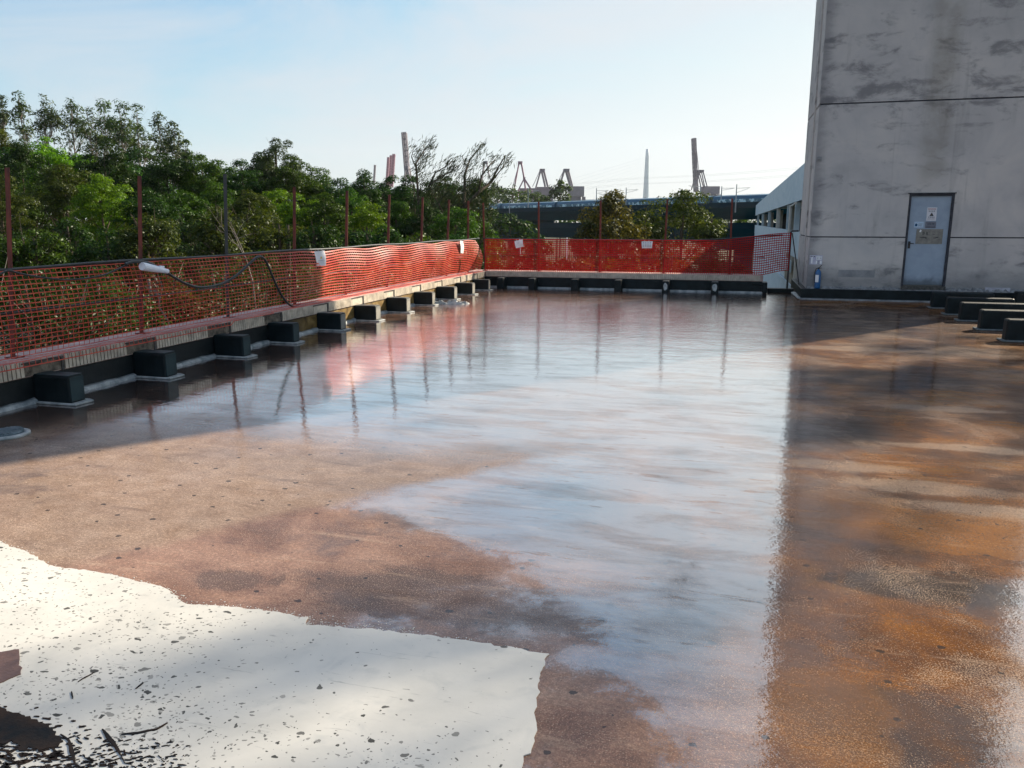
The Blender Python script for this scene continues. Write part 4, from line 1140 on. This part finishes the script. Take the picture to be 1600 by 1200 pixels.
o = m.build("overhead_wire", M_mast); setp(o, "Thin overhead wires strung above the train", "wires")

# ================================================================ port cranes and bridge pylon
def lattice(m, a, b, w, dep, seg, r):
    a = Vector(a); b = Vector(b); d = (b - a).normalized(); x = Vector(_rt); x = (x - d * x.dot(d)).normalized(); y = d.cross(x)
    c = [(x * sx * w / 2 + y * sy * dep / 2) for sx, sy in ((-1, -1), (1, -1), (1, 1), (-1, 1))]
    for q in c: m.beam(a + q, b + q, r)
    m.beam(a, b, w * .32)
    for i in range(seg):
        p0 = a.lerp(b, i / seg); p1 = a.lerp(b, (i + 1) / seg)
        for j in range(4):
            q0, q1 = c[j], c[(j + 1) % 4]
            m.beam(p0 + q0, p1 + q1, r * .6); m.beam(p0 + q0, p0 + q1, r * .6)
def crane(D, label, mat, booms=(), legs=(), house=None, ties=(), portal=None, name="port_crane", group="port cranes on the horizon"):
    xs = [p[0] for b in booms for p in b[:2]] + [p[0] for l in legs for p in l] + ([house[0], house[2]] if house else [])
    px = sum(xs) / len(xs); base = at(px, 360, D); base.z = GZ
    e = empty(name, base, label, "crane", group); off = -Vector(base); dp = Vector(_fh)
    def B(m, n, mt):
        o = m.build(n, mt, e); o.location = off; return o
    for (p0, p1, w) in booms:
        a, b = at(*p0, D), at(*p1, D); m = MB(); wm = w * D / 1256.
        lattice(m, a, b, wm, wm * 1.6, int((b - a).length / (wm * 1.3)) or 1, wm * .26); B(m, "boom", mat)
    for l in legs:
        m = MB()
        for s in (-6, 6):
            for i in range(len(l) - 1): m.beam(at(*l[i], D) + dp * s, at(*l[i + 1], D) + dp * s, .95 * D / 700)
        m.beam(at(*l[0], D) - dp * 6, at(*l[0], D) + dp * 6, 1.8); B(m, "frame_leg", mat)
    for t_ in ties:
        m = MB(); m.beam(at(*t_[0], D), at(*t_[1], D), .5 * D / 700); B(m, "tie_rod", mat)
    if house:
        x0, y0, x1, y1 = house; m = MB()
        a, b = at(x0, y1, D), at(x1, y0, D); L = (Vector((b.x, b.y, 0)) - Vector((a.x, a.y, 0))); w = L.length; ang = math.atan2(L.y, L.x)
        Mx = Matrix.Translation((a.x, a.y, 0)) @ Matrix.Rotation(ang, 4, 'Z'); h = b.z - a.z
        m.box(0, w, 0, 14, a.z + h * .42, b.z, M=Mx); m.box(w * .0, w * .8, 1, 12, a.z, a.z + h * .40, M=Mx)
        for k in range(5): m.box(w * (.05 + .2 * k), w * (.09 + .2 * k), -.6, .5, a.z - 3, a.z + h * .4, M=Mx)
        B(m, "machinery_house", M_crane_grey)
        m = MB()
        for k in (0.04, .94): m.box(w * k, w * k + 2.2, 2, 4.2, GZ, a.z + h * .4, M=Mx); m.box(w * k, w * k + 2.2, 10, 12.2, GZ, a.z + h * .4, M=Mx)
        B(m, "portal_leg", mat)
    else:
        m = MB(); c = at(px, 300, D)
        for sx in (-9, 9):
            for s in (-8, 8): m.beam(Vector((c.x, c.y, GZ)) + Vector(_rt) * sx + dp * s, Vector((c.x, c.y, at(px, 305, D).z)) + Vector(_rt) * sx + dp * s, 1.8)
        m.beam(c + Vector(_rt) * -12, c + Vector(_rt) * 12, 3, 4); B(m, "portal_leg", mat)
G_, Rd = M_crane_grey, M_crane_red
crane(900, "Small distant crane boom tip just left of the three pink booms", G_, booms=[((586, 258), (584, 290), 2.2)])
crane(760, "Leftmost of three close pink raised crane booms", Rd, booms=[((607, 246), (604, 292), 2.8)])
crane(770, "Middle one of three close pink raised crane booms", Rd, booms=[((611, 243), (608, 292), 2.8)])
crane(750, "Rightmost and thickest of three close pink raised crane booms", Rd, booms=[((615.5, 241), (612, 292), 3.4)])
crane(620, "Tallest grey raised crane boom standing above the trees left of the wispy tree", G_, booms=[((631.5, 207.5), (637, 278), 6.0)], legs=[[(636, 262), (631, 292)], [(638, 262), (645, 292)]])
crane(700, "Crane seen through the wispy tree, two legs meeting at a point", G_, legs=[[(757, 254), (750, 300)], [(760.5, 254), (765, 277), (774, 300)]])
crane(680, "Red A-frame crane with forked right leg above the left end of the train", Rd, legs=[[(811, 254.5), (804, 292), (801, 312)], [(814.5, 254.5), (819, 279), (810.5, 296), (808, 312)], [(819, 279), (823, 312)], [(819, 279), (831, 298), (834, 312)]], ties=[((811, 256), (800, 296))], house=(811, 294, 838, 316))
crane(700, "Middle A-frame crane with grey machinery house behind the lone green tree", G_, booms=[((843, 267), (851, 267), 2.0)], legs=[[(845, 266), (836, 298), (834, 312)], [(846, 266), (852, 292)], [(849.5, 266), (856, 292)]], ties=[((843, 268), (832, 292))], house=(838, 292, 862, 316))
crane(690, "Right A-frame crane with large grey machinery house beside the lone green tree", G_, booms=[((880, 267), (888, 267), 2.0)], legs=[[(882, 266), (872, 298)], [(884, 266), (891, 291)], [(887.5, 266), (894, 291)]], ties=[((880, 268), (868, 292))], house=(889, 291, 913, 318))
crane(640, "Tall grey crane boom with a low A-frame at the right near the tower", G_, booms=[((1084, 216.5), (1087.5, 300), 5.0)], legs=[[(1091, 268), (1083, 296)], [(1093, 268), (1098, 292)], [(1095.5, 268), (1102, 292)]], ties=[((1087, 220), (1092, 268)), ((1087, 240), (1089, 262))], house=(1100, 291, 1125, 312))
def pylon():
    D = 2400; a, b = at(1008.5, 330, D), at(1012.5, 233, D); a.z = GZ
    e = empty("bridge_pylon", a, "Slender pale pylon of a cable-stayed bridge far behind the train", "bridge pylon"); off = -Vector(a)
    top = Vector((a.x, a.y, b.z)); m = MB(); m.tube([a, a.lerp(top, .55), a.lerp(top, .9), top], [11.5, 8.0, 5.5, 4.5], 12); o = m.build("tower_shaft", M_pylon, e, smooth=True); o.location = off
    m = MB(); d = Vector(_rt) * -.93 + Vector(_fh) * .35
    for k in range(9): m.tube([a.lerp(top, .62 + .035 * k), a + d * (60 + 52 * k) + Vector((0, 0, 78))],   .14, 4)
    m.beam(a + d * -40 + Vector((0, 0, 76)), a + d * 560 + Vector((0, 0, 76)), 20, 3.5)
    o = m.build("stay_cables", M_pylon, e); o.location = off
pylon()
def hills():
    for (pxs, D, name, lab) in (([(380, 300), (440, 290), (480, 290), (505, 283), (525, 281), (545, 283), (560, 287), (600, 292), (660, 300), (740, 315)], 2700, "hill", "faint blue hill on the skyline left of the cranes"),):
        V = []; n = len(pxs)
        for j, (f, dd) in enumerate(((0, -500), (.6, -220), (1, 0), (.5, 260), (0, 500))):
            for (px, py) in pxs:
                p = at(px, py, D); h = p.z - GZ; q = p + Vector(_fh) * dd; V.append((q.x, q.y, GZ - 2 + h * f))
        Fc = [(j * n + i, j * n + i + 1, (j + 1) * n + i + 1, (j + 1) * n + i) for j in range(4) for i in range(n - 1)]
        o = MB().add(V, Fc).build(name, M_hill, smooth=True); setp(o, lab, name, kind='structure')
hills()

# ================================================================ trees
def leaf_quads(C, N, size, rr, elong=1.0, updir=None, flat=.0):
    """C (n,3) leaf centres, N (n,3) preferred normals -> (n,4,3) rhombic quads"""
    n = len(C)
    nr = N + rr.normal(0, .42, (n, 3)); nr /= np.linalg.norm(nr, axis=1, keepdims=True) + 1e-9
    if updir is None: a = rr.normal(0, 1, (n, 3))
    else: a = np.tile(np.array(updir), (n, 1)) + rr.normal(0, .28, (n, 3))
    u = a - nr * (a * nr).sum(1, keepdims=True); u /= np.linalg.norm(u, axis=1, keepdims=True) + 1e-9
    w = np.cross(nr, u)
    s = (size * rr.uniform(.65, 1.35, n))[:, None]
    L = s * elong; Wd = s / elong
    bend = nr * s * .18
    return np.stack([C - u * L, C + w * Wd * .62 + bend, C + u * L, C - w * Wd * .62 + bend], axis=1)
KIND = {
    'broad': dict(clumps=80, cr=.22, flat=.75, top=.88, el=1.15),
    'euc': dict(clumps=34, cr=.24, flat=.85, top=.5, el=1.5),
    'sparse': dict(clumps=46, cr=.20, flat=.9, top=.3, el=1.3),
    'shrub': dict(clumps=60, cr=.25, flat=.8, top=.3, el=1.3),
}
def tree(px, ytop, wpx, D, hpx, kind, leaf, label, group, seed, cover=2.6, cat="tree", name=None, bark=None, trunk=True, lpx=4.6):
    rr = np.random.RandomState(seed); k = KIND[kind]
    if kind == 'euc': ytop -= 7; wpx *= .9
    if kind == 'broad': wpx *= 1.16; ytop -= 6; hpx *= 1.1
    top = at(px, ytop, D); mpp = D / 1256.
    rx = wpx * mpp / 2; rz = hpx * mpp / 2
    bz = terrain(top.x, top.y) if math.hypot(top.x, top.y) > 26 else GZ
    cz = top.z - rz
    if cz - rz < bz + .3: bz = cz - rz - .5
    H = top.z - bz
    e = empty(name or {'euc': 'eucalyptus_tree', 'shrub': 'shrub'}.get(kind, 'broadleaf_tree'), (top.x, top.y, bz - .2), label, cat, group)
    cc = np.array([0, 0, cz - bz + .2])
    # clumps
    n = k['clumps']; d = rr.normal(0, 1, (n, 3)); d /= np.linalg.norm(d, axis=1, keepdims=True)
    d[:, 2] = np.where((d[:, 2] < -.2) & (rr.rand(n) < .5), -d[:, 2], d[:, 2])
    rad = rr.uniform(.45, 1., n) ** .6
    lump = 1 + .16 * np.sin(d[:, 0] * 3.1 + seed) * np.cos(d[:, 1] * 2.7 + seed * 1.7)
    cl = d * (rad * (1 - k['cr'] * .75) * lump)[:, None] * np.array([rx, rx, rz])
    cl[0] = (0, 0, rz * (1 - k['cr'] * .8))
    cr_ = k['cr'] * (rx * .65 + rz * .35) * rr.uniform(.6, 1.3, n)
    size = lpx * mpp / 2 * 1.15
    area = wpx * hpx * .78; nl = int(np.clip(cover * area / (lpx * lpx * .55), 120 if lpx > 10 else 900, 30000))
    wts = cr_ ** 2; wts /= wts.sum(); idx = rr.choice(n, nl, p=wts)
    v = rr.normal(0, 1, (nl, 3)); v /= np.linalg.norm(v, axis=1, keepdims=True)
    v[:, 2] = np.where((v[:, 2] < 0) & (rr.rand(nl) < k['top']), -v[:, 2], v[:, 2])
    rd = rr.uniform(.3, 1, nl) ** .45
    P = cl[idx] + v * (rd * cr_[idx])[:, None] * np.array([1, 1, k['flat']]) + cc
    P += rr.normal(0, size * .4, P.shape)
    Q = leaf_quads(P, v * .8 + np.array([0, 0, .55]), size, rr, k['el'])
    lo = quads_obj("crown", Q, leaf, e)
    # trunk with limbs
    if trunk:
        m = MB(); tr = max(.05, H * .014) * (1.0 if kind != 'euc' else .7) * (.5 if lpx > 10 else 1); lean = rr.normal(0, .04, 2) * H
        tz = cz - bz + .2
        n_st = 2 if kind in ('sparse', 'shrub') else 1
        for s in range(n_st):
            o2 = rr.normal(0, rx * .15, 2) if s else np.zeros(2)
            pts = [(o2[0] * t + lean[0] * t * (1 - t), o2[1] * t + lean[1] * t * (1 - t), (tz + rz * .75) * t) for t in np.linspace(0, 1, 7)]
            m.tube(pts, [tr * (1 - .82 * t) for t in np.linspace(0, 1, 7)], 7)
        nb = min(n, 22 if kind != 'broad' else 14)
        for j in rr.choice(n, nb, replace=False):
            q = cl[j] + cc; z0 = min(max(q[2] - rr.uniform(.5, 1.1) * np.hypot(q[0], q[1]) - .3 * rz, tz - rz * 1.1), tz + rz * .5)
            t = z0 / (tz + rz * .75); sx = np.array([lean[0] * t * (1 - t), lean[1] * t * (1 - t), z0])
            mid = (sx + q) / 2 + np.array([0, 0, -.08 * rz]); b0 = tr * .45 * (1 - .6 * t)
            m.tube([tuple(sx), tuple(mid), tuple(q)], [b0, b0 * .6, b0 * .22], 5)
            if kind in ('sparse', 'shrub', 'euc'):
                for _ in range(3):
                    q2 = q + rr.normal(0, cr_[j] * .9, 3); m.tube([tuple(mid), tuple(q2)], [b0 * .4, b0 * .12], 4)
        m.build("trunk", bark or M_bark, e)
    return e
def row(rows, D, kind, leafd, group, fmt, seed0, **kw):
    rows = sorted(rows, key=lambda r: r[0])
    for i, r in enumerate(rows):
        px, yt, w, h = r[:4]; lf = r[4] if len(r) > 4 else leafd; kd = r[5] if len(r) > 5 else kind
        dd = D * (1 + .10 * math.sin(i * 2.4 + seed0))
        if px < 760:
            q = ray(px, 347); dd = max(dd, (-9.6 - (w / 1256. * dd) * .25) * q.dot(_fh) / q[0])
        adj = {L_bright.name: "bright green", L_mid.name: "mid green", L_dark.name: "dark green", L_euc.name: "grey-green", L_olive.name: "olive", L_autumn.name: "brownish autumn", L_needle.name: "dusky"}[lf.name]
        tree(px, yt, w, dd, h, kd, lf, fmt.format(adj=adj, Adj=adj.capitalize(), n=ORD[i]), group, seed0 + i * 7, **kw)
B_, Mi, Dk, Eu, Ol, Au = L_bright, L_mid, L_dark, L_euc, L_olive, L_autumn
row([(-22, 172, 60, 150, Ol), (-2, 152, 26, 90), (27, 144, 34, 120), (66, 143, 50, 150), (108, 149, 44, 150), (134, 168, 40, 120), (160, 156, 50, 150), (184, 152, 52, 160), (212, 160, 50, 160), (244, 171, 46, 150), (268, 192, 42, 120), (288, 222, 34, 90)],
    66, 'euc', Eu, "tall thin-crowned trees on the left skyline", "Tall {adj} tree with airy narrow crown, {n} from the left on the left skyline", 100, bark=M_barkpale, cover=1.9, lpx=3.5)
row([(10, 235, 110, 150), (75, 230, 110, 150), (140, 240, 110, 150), (200, 240, 110, 150), (262, 250, 110, 150), (325, 262, 100, 140), (385, 268, 100, 140), (445, 262, 100, 140), (505, 285, 100, 120), (570, 285, 100, 120), (640, 290, 100, 120), (705, 292, 100, 110)],
    60, 'broad', Dk, "shadowy trees filling the slope", "{Adj} tree half hidden deep in the slope wood, {n} from the left", 1500, cover=3.4, lpx=3.4)
row([(-340, 195, 110, 190, Dk), (-260, 185, 110, 190), (-180, 195, 110, 190, Dk), (-100, 180, 110, 190), (-20, 190, 90, 190, Ol), (28, 218, 80, 170, Dk), (70, 214, 70, 120, B_), (118, 236, 84, 170, B_), (160, 224, 80, 150, Dk), (205, 226, 84, 160, Dk), (255, 238, 84, 150, Dk), (312, 239, 80, 140, Mi), (345, 252, 60, 120, Mi), (376, 250, 60, 120, Dk), (402, 236, 56, 130, Dk), (430, 211, 90, 150, Eu, 'sparse'), (456, 240, 84, 150, Mi), (490, 266, 70, 120, Mi), (527, 281, 60, 100, Dk), (568, 267, 66, 120, Dk), (606, 279, 66, 110, Dk), (646, 277, 80, 120, Dk), (695, 277, 80, 120, Dk), (742, 279, 66, 110, Dk)],
    52, 'broad', Mi, "broad trees of the middle slope", "{Adj} tree of the middle slope, {n} from the left in its row", 300, cover=4.4, lpx=2.35)
row([(-300, 280, 130, 170, Dk), (-190, 275, 130, 170), (-95, 280, 120, 170, B_), (-10, 268, 90, 150, Ol), (50, 282, 100, 150, Mi), (96, 256, 90, 130, Ol), (150, 272, 96, 130, B_), (178, 300, 90, 120, B_), (226, 296, 90, 130, Dk), (280, 300, 90, 130, Mi), (335, 288, 90, 130, Mi), (385, 296, 90, 130, Ol), (418, 298, 80, 120, B_), (462, 306, 80, 120, B_), (505, 304, 76, 120, Mi), (548, 300, 70, 110, Mi), (572, 318, 70, 100, B_), (618, 318, 66, 100, Mi), (660, 322, 80, 100, Dk), (712, 325, 80, 90, Mi), (748, 345, 50, 70, Mi)],
    36, 'broad', Mi, "trees just beyond the left fence", "{Adj} bushy tree of the nearer row past the left fence, {n} from the left", 500, cover=4.4, lpx=2.35)
row([(-15, 345, 130, 170, Dk), (50, 352, 120, 160, Mi), (100, 335, 110, 150, Dk), (165, 350, 120, 150, Dk), (225, 328, 110, 150, Ol), (285, 345, 110, 140, Dk), (335, 322, 100, 140, Ol), (385, 320, 110, 140, Ol), (435, 335, 110, 130, Ol), (490, 345, 100, 120, Dk), (545, 352, 90, 110, Dk), (600, 350, 90, 110, Dk), (655, 358, 90, 100, Mi), (710, 360, 90, 100, Dk)],
    23, 'shrub', Dk, "low trees close to the left parapet", "{Adj} low tree close behind the left fence, {n} from the left", 700, cover=4.4, lpx=3.8)
row([(-30, 415, 260, 300, Dk), (60, 405, 260, 300, Dk), (150, 410, 260, 280, Dk), (240, 400, 250, 280, Au), (330, 398, 230, 240, Dk), (410, 392, 220, 220, Dk), (480, 402, 190, 200, Ol), (555, 398, 170, 170, Au), (620, 394, 150, 150, Ol), (680, 392, 130, 130, Au), (735, 390, 110, 120, Ol)],
    13, 'shrub', Dk, "shrubs seen through the left net", "{Adj} twiggy shrub seen through the left net, {n} from the left", 900, cover=2.2, lpx=5, cat="shrub", bark=M_barkpale)
row([(775, 382, 90, 110, Mi), (830, 386, 90, 100, Au), (885, 392, 90, 90, Au), (940, 388, 90, 100, Ol), (990, 392, 90, 90, Au), (1045, 388, 90, 100, Au), (1100, 390, 90, 100, Ol), (1150, 394, 70, 90, Au)],
    29, 'shrub', Au, "shrubs seen through the far net", "{Adj} shrub glimpsed through the far red net, {n} from the left", 1100, cover=2.0, lpx=5, cat="shrub")
# single trees with a place of their own
tree(797, 339, 92, 90, 75, 'broad', L_dark, "Dark rounded tree in front of the viaduct just right of the fence corner", None, 41, cover=3)
tree(765, 366, 50, 60, 60, 'broad', L_mid, "Small mid green tree beside the fence corner post", None, 42, cover=3)
tree(842, 371, 44, 70, 50, 'broad', L_dark, "Little dark tree low in front of the viaduct, right of the rounded one", None, 43, cover=3)
tree(952, 296, 124, 38, 165, 'sparse', L_fade, "Thin brown-leaved tree with bare upright twigs in front of the viaduct", None, 44, cover=3.6, lpx=3.6)
tree(918, 345, 56, 37, 90, 'sparse', L_olive, "Small olive sapling at the left foot of the brown-leaved tree", None, 45, cover=1.7)
tree(1010, 312, 80, 40, 130, 'broad', L_olive, "Olive tree between the brown-leaved one and the yellow-green one", None, 46, cover=2.2)
tree(1070, 294, 124, 42, 170, 'broad', L_olive, "Rounded yellow-green tree right of centre in front of the viaduct", None, 47, cover=3.6, lpx=3.4)
tree(1112, 330, 50, 41, 90, 'sparse', L_olive, "Small yellowish tree leaning at the right flank of the rounded one", None, 48, cover=2)
tree(876, 284, 36, 240, 60, 'broad', L_euc, "Lone grey-green tree rising behind the train between two crane houses", None, 49, cover=2.6)
row([(748, 286, 50, 60), (772, 289, 46, 60), (800, 291, 50, 60), (828, 300, 44, 50), (848, 310, 30, 40)], 225, 'broad', Eu, "far trees behind the viaduct", "Far {adj} tree behind the viaduct, {n} from the left", 1300, cover=2.8, lpx=3.6)
row([(780 + 45 * k, 334 + (k % 3), 60, 34) for k in range(10)], 205, 'broad', Mi, "far trees under the viaduct", "Far {adj} tree glimpsed between the two viaduct decks, {n} from the left", 1350, cover=2.5, lpx=3.6)
# trees standing off to the right of the roof, throwing their dappled shade over it
for i, (x, y, top, r, ch) in enumerate([(20.8, 30.2, 22.8, 1.8, 3.2), (17.8, 28.7, 16.2, 2.0, 3.2), (14.6, 31.0, 13.6, 1.7, 2.4), (22.6, 26.6, 22.0, 2.2, 8.0), (18.8, 30.5, 17.0, 1.9, 6.0), (25.0, 29.5, 19.0, 2.6, 9.0)]):
    D = Vector((x, y, 0)).dot(Vector(_fh)); px, py = proj((x, y, top))
    tree(px, py, 2 * r * 1256 / D, D, ch * 1256 / D, 'sparse', L_mid, "Tall tree beyond the right side of the roof, %s from the camera" % ORD[i], "trees right of the roof", 60 + i, cover=.07 if i == 0 else 1.3, lpx=12)

# wispy casuarina behind the corner
def casuarina():
    D = 40.; rr = np.random.RandomState(77)
    base = at(705, 392, D); bz = GZ
    e = empty("casuarina_tree", (base.x, base.y, bz), "Wispy feathery tree with windblown branch tips leaning right against the sky", "tree")
    off = Vector((base.x, base.y, bz))
    def W(px, py, dd=0): return at(px, py, D + dd) - off
    m = MB()
    br = [([(690, 430), (696, 385), (703, 355), (725, 325), (748, 300), (768, 284), (778, 262), (790, 243)], .16),
          ([(725, 325), (726, 300), (726, 272), (734, 250), (746, 235), (753, 224)], .09),
          ([(703, 355), (686, 320), (670, 290), (680, 270), (700, 258), (712, 246)], .07),
          ([(700, 430), (668, 385), (655, 330), (652, 285), (650, 255), (663, 235), (672, 222)], .10),
          ([(650, 262), (643, 245), (648, 226)], .04), ([(748, 300), (752, 275), (765, 258), (778, 244)], .06), ([(768, 284), (785, 262), (794, 246)], .04),
          ([(670, 290), (690, 275), (706, 268), (716, 258)], .05), ([(730, 262), (722, 245), (730, 235)], .03)]
    for pts, r in br:
        P = [W(a, b, rr.uniform(-.6, .6)) for a, b in pts]; m.tube(P, [r * (1 - .85 * i / (len(P) - 1)) for i in range(len(P))], 6)
    C = []; S = []
    def clump(px, py, r, n, sz=1.):
        P0 = W(px, py, rr.uniform(-.5, .5)); rm = r * D / 1256
        for _ in range(n):
            v = rr.normal(0, .5, 3); v[2] *= 1.0
            C.append(np.array(P0) + v * rm + np.array(_rt) * .25 * rm); S.append(sz)
    for (px, py, r, n) in [(648, 232, 7, 14), (660, 240, 10, 26), (668, 230, 9, 26), (655, 252, 9, 24), (664, 250, 10, 24), (673, 224, 6, 10), (646, 262, 8, 14), (652, 272, 8, 14), (690, 262, 9, 24), (700, 254, 9, 24), (708, 262, 9, 26), (700, 270, 9, 20), (690, 276, 8, 16), (712, 250, 6, 10), (684, 282, 8, 14),
                           (727, 262, 7, 14), (730, 252, 7, 14), (738, 244, 8, 16), (746, 234, 7, 12), (752, 226, 6, 8), (724, 274, 8, 16), (750, 262, 9, 14), (762, 262, 9, 14), (770, 252, 8, 10), (778, 245, 7, 8), (786, 252, 8, 14), (792, 246, 7, 12), (782, 262, 8, 12), (770, 270, 8, 12), (745, 275, 9, 12), (758, 240, 7, 6), (770, 282, 7, 12), (738, 284, 8, 12)]:
        clump(px, py, r * 1.1, n)
    for (px, py, r, n) in [(660, 300, 20, 160), (690, 305, 22, 180), (720, 312, 22, 160), (665, 335, 22, 170), (700, 340, 24, 170), (735, 335, 22, 130), (655, 368, 22, 150), (690, 375, 24, 150), (725, 372, 24, 130), (640, 345, 16, 90), (745, 310, 16, 70)]:
        clump(px, py, r * 1.3, n)
    C = np.array(C); nn = np.tile(-np.array(_fh), (len(C), 1)) + rr.normal(0, .4, (len(C), 3))
    dirn = np.array(_rt) * .62 + np.array([0, 0, .78])
    Qs = []
    for _ in range(3):
        Qs.append(leaf_quads(C + rr.normal(0, .12, C.shape), nn, .055, rr, 2.6, updir=dirn))
    quads_obj("crown", np.concatenate(Qs), L_needle, e)
    m.build("trunk", M_bark, e)
casuarina()
# bare pale branches poking up behind the left net
for i, (px, py, h, sd) in enumerate([(262, 500, 90, 3), (395, 440, 110, 5), (30, 560, 60, 8)]):
    rr = np.random.RandomState(sd); D = 10.5; b = at(px, py, D)
    q = ray(px, 347); D = -7.6 * q.dot(_fh) / q[0]; b = at(px, py, D)
    e = empty("bare_branch", b, ["Bare forked pale branch behind the left net below the white sleeve", "Bare pale twigs rising above the left net near the cable loop", "Low pale twigs behind the left net at the picture's left edge"][i], "branch")
    m = MB(); H = h * D / 1256
    def grow(p, d, L, r, lv):
        q = p + d * L; mid = (p + q) / 2 + Vector(rr.normal(0, L * .08, 3)); m.tube([p, mid, q], [r, r * .8, r * .55], 5)
        if lv: 
            for _ in range(2 + (rr.rand() < .4)): grow(q if rr.rand() < .6 else mid, (d + Vector(rr.normal(0, .55, 3))).normalized(), L * rr.uniform(.5, .8), r * .55, lv - 1)
    grow(Vector((0, 0, -1.5)), Vector((0, 0, 1)), 1.5, .014, 0)
    grow(Vector((0, 0, 0)), Vector((-.3, 0, 1)).normalized(), H * .5, .012, 3)
    m.build("twigs", M_barkpale, e)

# ================================================================ haze
hz = MB(); hz.box(-3500, 3500, -3500, 3500, GZ - 12, 330)
o = hz.build("haze", None); o.data.materials.clear()
hm = bpy.data.materials.new("haze_air"); hm.use_nodes = True; hn = hm.node_tree; hn.nodes.clear()
ho = hn.nodes.new("ShaderNodeOutputMaterial"); hv = hn.nodes.new("ShaderNodeVolumePrincipled")
hv.inputs['Color'].default_value = (.92, .95, 1, 1); hv.inputs['Density'].default_value = .00007; hv.inputs['Anisotropy'].default_value = .35
hn.links.new(hv.outputs[0], ho.inputs['Volume']); o.data.materials.append(hm)
setp(o, "thin pale haze filling the air toward the port", "haze", kind='stuff')
